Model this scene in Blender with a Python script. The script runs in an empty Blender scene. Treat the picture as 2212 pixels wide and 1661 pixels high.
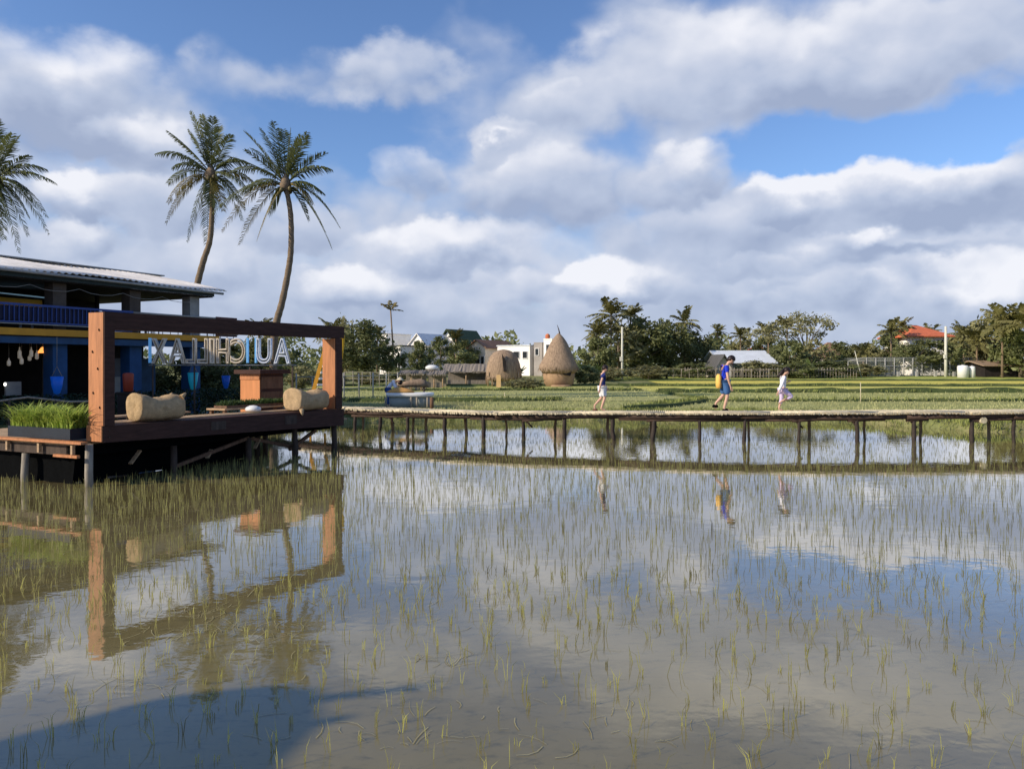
import bpy, bmesh, math, random
from mathutils import Vector, Matrix
from math import sin, cos, pi, radians, sqrt, atan, atan2
random.seed(7)
R = random.random
def U(a, b): return a + (b - a) * random.random()
V = Vector
COL = bpy.context.scene.collection
SC = bpy.context.scene

# ------------------------------------------------------------------ camera
# the photograph was measured on a 2212 x 1661 copy: horizon row 786, focal length 1597, eye 2.5 m above the water
F, CX, HY, EYE = 1597.0, 1106.0, 786.0, 2.5
cam_d = bpy.data.cameras.new("camera")
cam = bpy.data.objects.new("camera", cam_d); COL.objects.link(cam)
cam.location = (0, 0, EYE); cam.rotation_euler = (radians(90), 0, 0)
cam_d.sensor_width = 36; cam_d.lens = F / 2212 * 36
cam_d.shift_y = -(830.5 - HY) / 2212
cam_d.clip_start = 0.05; cam_d.clip_end = 5000
SC.camera = cam
def P(px, py, d):
    return V(((px - CX) / F * d, d, EYE - (py - HY) / F * d))

# ------------------------------------------------------------------ sun and exposure
SUN_H = V((-0.91, -0.415)).normalized(); SUN_EL = radians(27)
SUN = V((SUN_H.x * cos(SUN_EL), SUN_H.y * cos(SUN_EL), sin(SUN_EL)))
sd = bpy.data.lights.new("sun", 'SUN'); sd.energy = 4.8; sd.angle = radians(0.9); sd.color = (1.0, 0.86, 0.68)
so = bpy.data.objects.new("sun", sd); COL.objects.link(so); so.rotation_euler = SUN.to_track_quat('Z', 'Y').to_euler()
SC.view_settings.view_transform = 'Standard'; SC.view_settings.look = 'None'
SC.view_settings.exposure = 0.0; SC.view_settings.gamma = 1.0
SC.view_settings.use_curve_mapping = False
SC.render.engine = 'CYCLES'
SC.cycles.max_bounces = 6; SC.cycles.transparent_max_bounces = 8
SC.cycles.use_denoising = True
SC.cycles.sample_clamp_indirect = 6

# ------------------------------------------------------------------ sky: Nishita with procedural cloud by direction
class NT:
    def __init__(s, tree): s.t = tree
    def n(s, kind, **kw):
        nd = s.t.nodes.new(kind)
        ins = kw.pop('ins', {})
        for k, v in kw.items(): setattr(nd, k, v)
        for k, v in ins.items():
            if isinstance(v, bpy.types.NodeSocket): s.t.links.new(v, nd.inputs[k])
            else: nd.inputs[k].default_value = v
        return nd
    def m(s, op, a, b=0.0, c=0.0, clamp=False):
        return s.n('ShaderNodeMath', operation=op, use_clamp=clamp, ins={0: a, 1: b, 2: c}).outputs[0]
    def vm(s, op, a, b=(0, 0, 0), c=(0, 0, 0)):
        nd = s.n('ShaderNodeVectorMath', operation=op, ins={0: a, 1: b, 2: c})
        return nd.outputs[1] if op in ('DOT_PRODUCT', 'LENGTH') else nd.outputs[0]
    def noise(s, vec, scale, detail=4, rough=0.5, dist=0.0, out=0, dim='3D'):
        return s.n('ShaderNodeTexNoise', noise_dimensions=dim, ins={'Vector': vec, 'Scale': scale, 'Detail': detail, 'Roughness': rough, 'Distortion': dist}).outputs[out]
    def mix(s, f, a, b):
        nd = s.n('ShaderNodeMix', data_type='RGBA', ins={0: f, 6: a, 7: b}); return nd.outputs[2]
    def ramp(s, f, stops):
        nd = s.n('ShaderNodeValToRGB', ins={0: f}); el = nd.color_ramp.elements
        el[0].position, el[0].color = stops[0]; el[1].position, el[1].color = stops[-1]
        for p, c in stops[1:-1]:
            e = el.new(p); e.color = c
        return nd.outputs[0]
    def sstep(s, x, a, b):
        return s.n('ShaderNodeMapRange', interpolation_type='SMOOTHSTEP', ins={0: x, 1: a, 2: b, 3: 0.0, 4: 1.0}).outputs[0]

def az_el(px, py):
    dx, dz = px - CX, HY - py
    return atan2(dx, F), atan2(dz, sqrt(F * F + dx * dx))
w = bpy.data.worlds.new("World"); SC.world = w; w.use_nodes = True
w.node_tree.nodes.clear(); T = NT(w.node_tree)
sky = T.n('ShaderNodeTexSky', sky_type='NISHITA', sun_disc=False, sun_elevation=SUN_EL,
          sun_rotation=atan2(SUN.x, SUN.y) % (2 * pi), altitude=0, air_density=1.0, dust_density=0.6, ozone_density=2.5).outputs[0]
gc = T.n('ShaderNodeTexCoord').outputs['Generated']
sep = T.n('ShaderNodeSeparateXYZ', ins={0: gc})
azn = T.m('ARCTAN2', sep.outputs[0], sep.outputs[1]); eln = T.m('ARCSINE', sep.outputs[2])
ae = T.n('ShaderNodeCombineXYZ', ins={0: azn, 1: eln, 2: 0.0}).outputs[0]
st = T.vm('MULTIPLY', gc, (1, 1, 1.35))
warp = T.vm('SUBTRACT', T.noise(st, 6.0, 3, 0.6, out=1), (0.5, 0.5, 0.5))
aw = T.vm('MULTIPLY_ADD', warp, (0.15, 0.10, 0), ae)
warp2 = T.vm('SUBTRACT', T.noise(st, 19.0, 4, 0.6, out=1), (0.5, 0.5, 0.5))
aw = T.vm('MULTIPLY_ADD', warp2, (0.055, 0.040, 0), aw)
def blobs(lst, start, vec):
    acc = start
    for px, py, rx, ry, wgt in lst:
        a, e = az_el(px, py)
        ix, iy = F / (rx * cos(a) ** 2), F / (ry * cos(a))
        d = T.vm('MULTIPLY_ADD', vec, (ix, iy, 0), (-a * ix, -e * iy, 0))
        q = T.m('EXPONENT', T.m('MULTIPLY', T.vm('DOT_PRODUCT', d, d), -1.0))
        acc = T.m('MULTIPLY_ADD', q, wgt, acc)
    return acc
# cover: base falls with elevation, positive blobs are cloud, negative ones open blue
base = T.n('ShaderNodeMapRange', ins={0: eln, 1: 0.10, 2: 0.36, 3: 1.05, 4: 0.27}).outputs[0]
cover = blobs([
    (110, 190, 250, 120, .75), (330, 330, 200, 100, .25), (860, 170, 230, 75, .52), (1000, 60, 110, 50, .30), (600, 190, 150, 45, .42), (400, 120, 25, 60, .25),
    (1500, 170, 430, 115, .50), (1780, 90, 420, 100, .58), (2150, 60, 200, 110, .45), (1400, 10, 130, 40, .3), (1200, 230, 110, 90, .42), (1130, 300, 60, 40, .3),
    (1950, 420, 330, 80, .75), (1480, 330, 120, 60, .3), (1700, 440, 120, 50, .4), (1080, 300, 90, 60, .3), (1640, 300, 50, 60, .25),
    (500, 10, 380, 50, -.55), (620, 110, 140, 60, -.42), (740, 290, 150, 70, -.75), (1150, 60, 110, 80, -.35), (1010, 150, 60, 60, -.15),
    (1700, 360, 160, 60, -.55), (2150, 285, 220, 55, -1.1), (1830, 325, 190, 48, -1.0), (1560, 330, 60, 30, -.2), (1400, 280, 130, 30, -.15), (1330, 300, 60, 60, -.2)], base, aw)
def puff(off):
    v = T.vm('ADD', st, off)
    n1 = T.noise(v, 4.2, 8, 0.50, 0.0); n2 = T.noise(v, 9.5, 3, 0.45, 0.0)
    b1 = T.m('ABSOLUTE', T.m('MULTIPLY_ADD', n2, 2.0, -1.0))
    return T.m('ADD', T.m('MULTIPLY_ADD', n1, 1.15, -0.14), T.m('MULTIPLY', b1, 0.42))
fb = puff((0, 0, 0))
cover = T.m('ADD', cover, T.m('MULTIPLY', T.m('SUBTRACT', fb, 0.5), 1.15))
# heaped clouds: each a soft ellipse, bright crown above a dull base
DOMES = [(130, 190, 250, 140, .42), (1960, 440, 290, 100, .62), (1690, 440, 95, 50, .45), (2130, 620, 160, 80, .50), (2020, 560, 120, 45, .35), (1300, 615, 130, 62, .60), (960, 525, 170, 58, .48), (1190, 410, 180, 85, .34),
    (885, 365, 75, 42, .36), (1475, 385, 100, 62, .36), (770, 630, 95, 55, .40), (165, 425, 90, 46, .42), (285, 310, 120, 62, .42), (1500, 530, 180, 75, .28), (1850, 540, 120, 40, .36), (1610, 590, 100, 38, .30),
    (1085, 300, 70, 36, .34), (1195, 235, 65, 48, .22), (150, 515, 110, 45, .34), (480, 560, 130, 60, .30), (1120, 610, 110, 45, .25), (640, 480, 130, 60, .28), (1700, 640, 200, 40, .22), (330, 450, 100, 60, .25), (860, 160, 120, 60, .22), (1480, 170, 330, 110, .26), (1850, 120, 300, 100, .22)]
dl = 0.0
for px, py, rx, ry, wgt in DOMES:
    a, e = az_el(px, py); ix, iy = F / (rx * cos(a) ** 2), F / (ry * cos(a))
    d = T.vm('MULTIPLY_ADD', aw, (ix, iy, 0), (-a * ix, -e * iy, 0)); r2 = T.vm('DOT_PRODUCT', d, d)
    mk = T.sstep(r2, 1.55, .60); yv = T.vm('DOT_PRODUCT', d, (-.25, .97, 0))
    dl = T.m('MULTIPLY_ADD', mk, T.m('MULTIPLY_ADD', yv, wgt, wgt * .12), dl)
    cover = T.m('MULTIPLY_ADD', mk, .22, cover)
alpha = T.sstep(cover, 0.26, 1.0)
# light and shade inside the cloud: relief of the same noise towards the sun, plus the bright and the dull banks
fb2 = puff((-0.016, 0.0, 0.030))
relief = T.m('MULTIPLY', T.m('SUBTRACT', fb, fb2), 1.15)
big = T.noise(st, 5.0, 4, 0.5)
light = blobs([
    (150, 100, 190, 50, .55), (290, 285, 110, 35, .40), (170, 405, 70, 24, .40), (160, 495, 90, 26, .25), (450, 120, 60, 60, .1), (870, 150, 110, 50, .2),
    (880, 345, 60, 20, .3), (970, 515, 170, 42, .50), (780, 610, 100, 50, .45), (1300, 600, 120, 46, .72), (1070, 292, 30, 9, .5), (1480, 350, 50, 22, .35),
    (1700, 405, 70, 20, .45), (1930, 355, 190, 22, .65), (1895, 515, 40, 22, .75), (2080, 505, 150, 20, .55), (2120, 600, 170, 52, .60), (1740, 545, 90, 14, .2),
    (1500, 190, 330, 70, .10), (1760, 60, 220, 50, .20), (1000, 20, 300, 30, .15), (1150, 640, 260, 20, .15), (1880, 610, 40, 15, .3), (520, 560, 100, 40, .2),
    (2010, 440, 260, 36, -.38), (1050, 430, 160, 40, -.22), (90, 250, 190, 60, -.30), (1900, 215, 400, 50, -.22), (1500, 500, 200, 60, -.15), (1980, 545, 130, 18, -.3),
    (1100, 690, 1200, 45, -.16), (700, 500, 160, 50, -.12), (330, 430, 100, 50, -.12)], 0.36, aw)
light = T.m('ADD', light, relief); light = T.m('ADD', light, dl)
light = T.m('ADD', light, T.m('MULTIPLY', T.m('SUBTRACT', big, 0.5), 0.35))
cl = T.ramp(light, [(0.0, (3.6, 4.3, 6.0, 1)), (0.32, (4.9, 5.6, 7.2, 1)), (0.60, (6.2, 6.7, 8.0, 1)), (1.0, (9.0, 9.1, 9.7, 1))])
blue = T.vm('MULTIPLY', sky, (1.18, 1.36, 1.68))
col = T.mix(T.m('MULTIPLY', alpha, 0.97), blue, cl)
bg = T.n('ShaderNodeBackground', ins={'Color': col, 'Strength': 0.1})
T.t.links.new(bg.outputs[0], T.n('ShaderNodeOutputWorld').inputs[0])

# ------------------------------------------------------------------ materials
MATS = {}
def mat(name, c, rough=0.8, var=0.25, scale=4.0, bump=0.15, stretch=(1, 1, 1), metal=0.0, spec=0.3, emit=None, transl=0.0, c2=None, detail=6, bscale=None, fine=True):
    if name in MATS: return MATS[name]
    m = bpy.data.materials.new(name); m.use_nodes = True; m.node_tree.nodes.clear(); t = NT(m.node_tree)
    oc = t.n('ShaderNodeTexCoord').outputs['Object']
    v = t.vm('MULTIPLY', oc, stretch)
    f = t.noise(v, scale, detail, 0.6)
    a = tuple(x * (1 - var) for x in c) + (1,)
    b = tuple(min(1, x * (1 + var)) for x in (c2 or c)) + (1,)
    colr = t.ramp(f, [(0.3, a), (0.7, b)])
    bs = t.n('ShaderNodeBsdfPrincipled', ins={'Base Color': colr, 'Roughness': rough, 'Metallic': metal, 'Specular IOR Level': spec})
    if bump:
        h = t.noise(v, bscale or scale * 3, 5, 0.6)
        bn = t.n('ShaderNodeBump', ins={'Strength': min(1, bump), 'Distance': 0.02, 'Height': h})
        t.t.links.new(bn.outputs[0], bs.inputs['Normal'])
    if emit:
        bs.inputs['Emission Color'].default_value = (*emit[:3], 1); bs.inputs['Emission Strength'].default_value = emit[3]
    out = bs.outputs[0]
    if transl:
        tr = t.n('ShaderNodeBsdfTranslucent', ins={'Color': colr})
        out = t.n('ShaderNodeMixShader', ins={0: transl, 1: bs.outputs[0], 2: tr.outputs[0]}).outputs[0]
    t.t.links.new(out, t.n('ShaderNodeOutputMaterial').inputs[0])
    MATS[name] = m; return m
M = mat
m_lumber = M('orange stained lumber', (0.46, 0.19, 0.075), 0.6, .28, 2.2, .25, (6, 6, .6), spec=.35)
m_lumber_h = M('orange stained lumber rails', (0.40, 0.165, 0.07), 0.6, .28, 2.2, .25, (1.2, 1.2, 8), spec=.35)
m_plank = M('weathered tan plank', (0.42, 0.29, 0.17), 0.75, .3, 3, .3, (1.5, 1.5, 6))
m_darkwood = M('dark weathered wood', (0.07, 0.05, 0.038), 0.85, .4, 4, .4, (3, 3, .8))
m_brown = M('brown wood', (0.15, 0.085, 0.05), 0.8, .35, 4, .3, (3, 3, .8))
m_grey = M('grey weathered wood', (0.27, 0.24, 0.19), 0.85, .3, 4, .3, (3, 3, .8))
m_bamboo = M('pale split bamboo', (0.56, 0.49, 0.33), 0.6, .32, 3, .25, (3, 3, 3))
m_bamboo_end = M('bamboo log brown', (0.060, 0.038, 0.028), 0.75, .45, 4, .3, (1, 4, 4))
m_black = M('black netting', (0.003, 0.0035, 0.004), 0.95, .3, 8, .2, spec=.05)
m_burlap = M('burlap', (0.50, 0.36, 0.205), 0.95, .22, 9, .9, bscale=60, spec=.05)
m_tin = M('sunlit tin roofing', (0.80, 0.75, 0.67), 0.5, .24, .9, .1, (1, 1, 1), metal=0.0, spec=.4)
m_fascia = M('dark green painted fascia', (0.018, 0.032, 0.032), 0.6, .3, 3, .1)
m_navy = M('navy painted board', (0.008, 0.012, 0.045), 0.6, .4, 2, .1)
m_blue = M('blue painted concrete', (0.016, 0.072, 0.185), 0.65, .25, 1.5, .1)
m_blue2 = M('dull blue painted beam', (0.025, 0.075, 0.16), 0.65, .3, 1.5, .1)
m_yellow = M('ochre yellow painted board', (0.62, 0.30, 0.025), 0.6, .15, 1.5, .1)
m_conc = M('brown grey plaster', (0.085, 0.070, 0.058), 0.85, .25, 2, .2)
m_concg = M('grey concrete', (0.34, 0.34, 0.32), 0.85, .2, 2, .2)
m_inside = M('dark interior', (0.020, 0.016, 0.015), 0.8, .4, 2, .1)  # one near-black tone for inner walls, ceilings and openings
m_white = M('white painted metal', (0.74, 0.74, 0.72), 0.5, .08, 3, .05)
m_whitep = M('white plastic', (0.80, 0.80, 0.77), 0.35, .05, 3, .03, spec=.5)
m_wall = M('whitewashed wall', (0.90, 0.87, 0.81), 0.8, .10, .6, .1)
m_wallw = M('cream wall', (0.82, 0.70, 0.54), 0.8, .15, .6, .1)
m_wallg = M('grey render and shaded side wall', (0.36, 0.33, 0.30), 0.85, .22, .6, .1)
m_rooft = M('terracotta roof tiles', (0.56, 0.17, 0.07), 0.8, .2, 2.2, .3)
m_roofb = M('brown old roof tiles', (0.27, 0.15, 0.09), 0.8, .25, 2.2, .3)
m_roofg = M('dark grey roof', (0.10, 0.10, 0.10), 0.7, .2, 2, .1)
m_roofw = M('pale metal roof', (0.68, 0.72, 0.74), 0.5, .1, 1, .1)
m_glass = M('dark window glass', (0.03, 0.035, 0.04), 0.15, .2, 2, 0, spec=.6)
m_thatch = M('dry thatch', (0.31, 0.225, 0.155), 0.95, .35, 3, 1.0, (3, 3, .6), bscale=14, spec=.05)
m_thatchg = M('grey old thatch', (0.25, 0.22, 0.185), 0.95, .3, 3, .9, (3, 3, .6), bscale=14, spec=.05)
m_clay = M('orange clay wall', (0.38, 0.25, 0.15), 0.9, .25, 2, .4)
m_trunk = M('palm bark', (0.21, 0.155, 0.10), 0.9, .35, 4, .6, (1, 1, 6))
m_bark = M('grey brown bark', (0.15, 0.12, 0.085), 0.9, .3, 4, .5)
m_frond = M('palm frond green', (0.105, 0.120, 0.038), 0.5, .35, 1.5, 0, transl=.3, spec=.4)
m_frondy = M('palm frond yellowing', (0.20, 0.16, 0.045), 0.6, .35, 1.5, 0, transl=.25)
m_frondf = M('distant palm frond', (0.17, 0.16, 0.055), 0.6, .4, 0.7, 0, transl=.2)
m_leafd = M('dark leaves', (0.155, 0.170, 0.066), 0.6, .45, .5, 0, transl=.3)
m_leafm = M('green leaves', (0.185, 0.205, 0.080), 0.6, .45, .5, 0, transl=.3)
m_leafo = M('olive leaves', (0.26, 0.25, 0.115), 0.6, .45, .5, 0, transl=.3)
m_herb = M('fresh green shoots', (0.40, 0.50, 0.10), 0.5, .4, 3, 0, transl=.45)
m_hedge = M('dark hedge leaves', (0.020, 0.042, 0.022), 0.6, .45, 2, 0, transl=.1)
m_rice = M('rice seedling', (0.145, 0.130, 0.045), 0.6, .5, 2.2, 0, transl=.2, c2=(0.29, 0.285, 0.095))
m_rice2 = M('near rice seedling', (0.26, 0.23, 0.10), 0.6, .5, 3.5, 0, transl=.3, c2=(0.46, 0.44, 0.12))
m_straw = M('floating straw', (0.36, 0.32, 0.16), 0.7, .35, 3, 0)
m_grass = M('bank grass', (0.25, 0.28, 0.08), 0.7, .5, .8, 0, transl=.25)
m_skin = M('skin', (0.62, 0.38, 0.27), 0.55, .06, 5, 0)
m_hair = M('dark brown hair', (0.018, 0.010, 0.009), 0.5, .3, 10, .1)

# ground, fields and water
def ground_mat(name, c1, c2, c3, s1=.35, s2=6, bump=.3, stretch=(1, 1, 1)):
    m = bpy.data.materials.new(name); m.use_nodes = True; m.node_tree.nodes.clear(); t = NT(m.node_tree)
    oc = t.vm('MULTIPLY', t.n('ShaderNodeTexCoord').outputs['Object'], stretch)
    f1 = t.noise(oc, s1, 5, .6); f2 = t.noise(oc, s2, 5, .65)
    c = t.mix(t.sstep(f1, .38, .62), (*c1, 1), (*c2, 1)); c = t.mix(t.sstep(f2, .45, .72), c, (*c3, 1))
    bs = t.n('ShaderNodeBsdfPrincipled', ins={'Base Color': c, 'Roughness': .95, 'Specular IOR Level': .1})
    bn = t.n('ShaderNodeBump', ins={'Strength': bump, 'Distance': .08, 'Height': f2}); t.t.links.new(bn.outputs[0], bs.inputs['Normal'])
    t.t.links.new(bs.outputs[0], t.n('ShaderNodeOutputMaterial').inputs[0]); return m
m_ground = ground_mat('grassy earth', (0.20, 0.215, 0.08), (0.28, 0.26, 0.12), (0.13, 0.16, 0.055))
mw = bpy.data.materials.new('muddy paddy water'); mw.use_nodes = True; mw.node_tree.nodes.clear(); t = NT(mw.node_tree)
oc = t.n('ShaderNodeTexCoord').outputs['Object']
c = t.ramp(t.noise(oc, .55, 6, .6), [(0.32, (0.165, 0.135, 0.052, 1)), (0.68, (0.225, 0.188, 0.088, 1))])
c = t.mix(t.m('MULTIPLY', t.sstep(t.noise(t.vm('MULTIPLY', oc, (1, 2.2, 1)), 4.5, 6, .7), .50, .72), .55), c, (0.070, 0.066, 0.030, 1))
h = t.m('ADD', t.noise(t.vm('MULTIPLY', oc, (1, 1.5, 1)), 2.2, 3, .5), t.m('MULTIPLY', t.noise(oc, 9, 3, .5), .22))
bn = t.n('ShaderNodeBump', ins={'Strength': .035, 'Distance': .05, 'Height': h})
bs = t.n('ShaderNodeBsdfPrincipled', ins={'Base Color': c, 'Roughness': .03, 'IOR': 1.36, 'Normal': bn.outputs[0], 'Coat Weight': 1.0, 'Coat IOR': 1.40, 'Coat Roughness': .02, 'Coat Normal': bn.outputs[0]})
t.t.links.new(bs.outputs[0], t.n('ShaderNodeOutputMaterial').inputs[0]); m_water = mw

# ------------------------------------------------------------------ mesh helpers
class MB:
    def __init__(s): s.v = []; s.f = []; s.sm = []
    def add(s, vs, fs, smooth=False):
        o = len(s.v); s.v += [V(x) for x in vs]; s.f += [[i + o for i in f] for f in fs]; s.sm += [smooth] * len(fs); return s
    def box(s, c, sz, rz=0.0, b=0.0):
        cx, cy, cz = c; hx, hy, hz = sz[0] / 2, sz[1] / 2, sz[2] / 2; cr, sr = cos(rz), sin(rz)
        vs = []
        for x in (-hx, hx):
            for y in (-hy, hy):
                for z in (-hz, hz): vs.append((cx + x * cr - y * sr, cy + x * sr + y * cr, cz + z))
        return s.add(vs, [(0, 1, 3, 2), (4, 6, 7, 5), (0, 4, 5, 1), (2, 3, 7, 6), (0, 2, 6, 4), (1, 5, 7, 3)])
    def beam(s, p0, p1, wd, ht, up=(0, 0, 1)):
        p0, p1 = V(p0), V(p1); d = (p1 - p0).normalized(); sd = d.cross(V(up)).normalized(); u = sd.cross(d)
        vs = [p + sd * a * wd / 2 + u * b * ht / 2 for p in (p0, p1) for a, b in ((-1, -1), (1, -1), (1, 1), (-1, 1))]
        return s.add(vs, [(0, 1, 2, 3), (7, 6, 5, 4), (0, 4, 5, 1), (1, 5, 6, 2), (2, 6, 7, 3), (3, 7, 4, 0)])
    def tube(s, pts, rs, n=8, caps=True, smooth=True):
        pts = [V(p) for p in pts]
        if not isinstance(rs, (list, tuple)): rs = [rs] * len(pts)
        vs = []; fs = []
        ref = None
        for i, p in enumerate(pts):
            d = (pts[min(i + 1, len(pts) - 1)] - pts[max(i - 1, 0)]).normalized()
            if ref is None: ref = V((0, 1, 0)) if abs(d.y) < .8 else V((1, 0, 0))
            a = d.cross(ref).normalized(); b = d.cross(a).normalized(); ref = -b if ref.dot(-b) > ref.dot(b) else b
            a = d.cross(ref).normalized(); b = a.cross(d)
            for k in range(n):
                g = 2 * pi * k / n; vs.append(p + (a * cos(g) + b * sin(g)) * rs[i])
        for i in range(len(pts) - 1):
            for k in range(n): fs.append((i * n + k, i * n + (k + 1) % n, (i + 1) * n + (k + 1) % n, (i + 1) * n + k))
        s.add(vs, fs, smooth)
        if caps:
            o = len(s.v) - len(vs); s.f += [[o + k for k in range(n)], [o + (len(pts) - 1) * n + k for k in range(n)][::-1]]; s.sm += [False, False]
        return s
    def cyl(s, p0, p1, r0, r1=None, n=10): return s.tube([p0, p1], [r0, r0 if r1 is None else r1], n)
    def lathe(s, c, prof, n=16, sx=1, sy=1, smooth=True, wob=0.0):
        vs = []; fs = []
        for i, (r, z) in enumerate(prof):
            for k in range(n):
                g = 2 * pi * k / n; q = r * (1 + U(-wob, wob))
                vs.append((c[0] + q * cos(g) * sx, c[1] + q * sin(g) * sy, c[2] + z + U(-wob, wob) * .3))
        for i in range(len(prof) - 1):
            for k in range(n): fs.append((i * n + k, i * n + (k + 1) % n, (i + 1) * n + (k + 1) % n, (i + 1) * n + k))
        fs.append([k for k in range(n)][::-1]); fs.append([(len(prof) - 1) * n + k for k in range(n)])
        return s.add(vs, fs, smooth)
    def quad(s, a, b, c, d): return s.add([a, b, c, d], [(0, 1, 2, 3)])
    def prism(s, poly, axis_vec):
        n = len(poly); a = V(axis_vec); vs = [V(p) for p in poly] + [V(p) + a for p in poly]
        fs = [tuple(range(n))[::-1], tuple(range(n, 2 * n))] + [(i, (i + 1) % n, (i + 1) % n + n, i + n) for i in range(n)]
        return s.add(vs, fs)
ORG = {}
def mesh_of(mb, name, m, off=V((0, 0, 0)), fix=True):
    me = bpy.data.meshes.new(name); me.from_pydata([v - off for v in mb.v], [], mb.f)
    me.polygons.foreach_set('use_smooth', mb.sm)
    for x in (m if isinstance(m, (list, tuple)) else [m]): me.materials.append(x)
    if fix and len(mb.f) < 4000:
        b = bmesh.new(); b.from_mesh(me); bmesh.ops.recalc_face_normals(b, faces=b.faces); b.to_mesh(me); b.free()
    me.update(); return me
def props(o, label=None, cat=None, group=None, kind=None):
    for k, v in (('label', label), ('category', cat), ('group', group), ('kind', kind)):
        if v: o[k] = v
    return o
def thing(name, label, cat, loc=(0, 0, 0), group=None):
    o = bpy.data.objects.new(name, None); COL.objects.link(o); o.location = loc; ORG[o.name] = V(loc); o.empty_display_size = .1
    return props(o, label, cat, group)
def part(name, mb, m, parent, label=None, kind=None):
    off = ORG[parent.name]; o = bpy.data.objects.new(name, mesh_of(mb, name, m, off)); COL.objects.link(o)
    o.parent = parent; ORG[o.name] = off
    return props(o, label, kind=kind)
def single(name, mb, m, label, cat, loc=None, group=None):
    off = V(loc) if loc is not None else V((0, 0, 0)); o = bpy.data.objects.new(name, mesh_of(mb, name, m, off)); COL.objects.link(o)
    o.location = off; ORG[o.name] = off
    return props(o, label, cat, group)
def struct(name, mb, m, kind='structure', fix=True):
    o = bpy.data.objects.new(name, mesh_of(mb, name, m, fix=fix)); COL.objects.link(o); return props(o, kind=kind)
def copy_tree(o, loc=None, rz=0.0, sc=1.0, label=None, parent=None, szz=None):
    c = o.copy(); COL.objects.link(c)
    if parent: c.parent = parent
    else:
        c.location = loc; c.rotation_euler = (0, 0, rz); c.scale = (sc, sc, szz or sc)
        if label: c['label'] = label
    ORG[c.name] = V(c.location)
    for ch in list(o.children): copy_tree(ch, parent=c)
    return c

# ------------------------------------------------------------------ ground, water, fields
SH = [(-900, 16), (-40, 16), (-24, 17), (-19.5, 20), (-15.5, 25), (-11.5, 29.5), (-7, 31.5), (3, 33), (12, 33.2), (15, 31.5), (17, 27.5), (22, 27), (60, 28), (900, 28)]
def ys(x):
    for (a, ya), (b, yb) in zip(SH, SH[1:]):
        if a <= x <= b: return ya + (yb - ya) * (x - a) / (b - a) + .25 * sin(x * 1.3) + .12 * sin(x * 3.1)
    return 28
def sst(x, a, b):
    x = max(0, min(1, (x - a) / (b - a))); return x * x * (3 - 2 * x)
def gz(x, y):
    s = (y - ys(x)); k = sst(s, -.7, .5)
    return -.4 + .7 * k + .55 * sst(y, 58, 105) + (0.25 * sst(-x, 13, 18) * k if y < 60 else 0)
def axis(core, far): return sorted(set([-f for f in far] + core + far))
xs = axis([i * .5 for i in range(-60, 61)], [32, 36, 42, 50, 60, 75, 95, 130, 200, 400, 900, 2500])
yy = sorted(set([-2500, -800, -300, -100, -40, 0, 8, 12] + [14 + i * .4 for i in range(60)] + [38.5, 40, 43, 47, 52, 58, 64, 70, 77, 85, 95, 105, 120, 150, 220, 400, 900, 3000]))
g = MB(); nx = len(xs)
g.v = [V((x, y, gz(x, y))) for y in yy for x in xs]
g.f = [(j * nx + i, j * nx + i + 1, (j + 1) * nx + i + 1, (j + 1) * nx + i) for j in range(len(yy) - 1) for i in range(nx - 1)]
g.sm = [True] * len(g.f)
struct('ground', g, m_ground, fix=False)
g = MB(); g.quad((-500, -400, 0), (500, -400, 0), (500, 60, 0), (-500, 60, 0)); struct('water', g, m_water, fix=False)
fields = [  # d0, d1, x0, x1, colours
    (34.2, 43, -2, 95, (0.343, 0.350, 0.126), (0.399, 0.385, 0.151), (0.242, 0.271, 0.082)),
    (43.6, 56, 12, 120, (0.371, 0.376, 0.132), (0.418, 0.411, 0.145), (0.279, 0.315, 0.089)),
    (44, 60, -16, 11.4, (0.371, 0.376, 0.145), (0.427, 0.411, 0.176), (0.279, 0.306, 0.101)),
    (56.8, 69, 11, 150, (0.537, 0.525, 0.126), (0.613, 0.542, 0.145), (0.353, 0.403, 0.089)),
    (61, 69.5, -18, 10.4, (0.371, 0.394, 0.120), (0.427, 0.420, 0.151), (0.279, 0.315, 0.089)),
    (70.2, 82, 15, 170, (0.705, 0.578, 0.126), (0.557, 0.525, 0.114), (0.445, 0.455, 0.101)),
    (83, 98, 12, 190, (0.353, 0.403, 0.094), (0.408, 0.420, 0.114), (0.260, 0.315, 0.076)),
]
for k, (d0, d1, x0, x1, a, b, c_) in enumerate(fields):
    g = MB(); nxx, nyy = 40, 6
    for j in range(nyy + 1):
        for i in range(nxx + 1):
            x = x0 + (x1 - x0) * i / nxx; y = d0 + (d1 - d0) * j / nyy + .5 * sin(x * .35 + k) * (1 if j in (0, nyy) else 0)
            g.v.append(V((x, y, gz(x, y) + .012 + .004 * k)))
    g.f = [(j * (nxx + 1) + i, j * (nxx + 1) + i + 1, (j + 1) * (nxx + 1) + i + 1, (j + 1) * (nxx + 1) + i) for j in range(nyy) for i in range(nxx)]
    g.sm = [True] * len(g.f)
    struct('rice_field', g, ground_mat('young rice field %d' % k, a, b, c_, .16, 6.0, .8, (.45, 1.3, 1)), fix=False)
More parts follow.
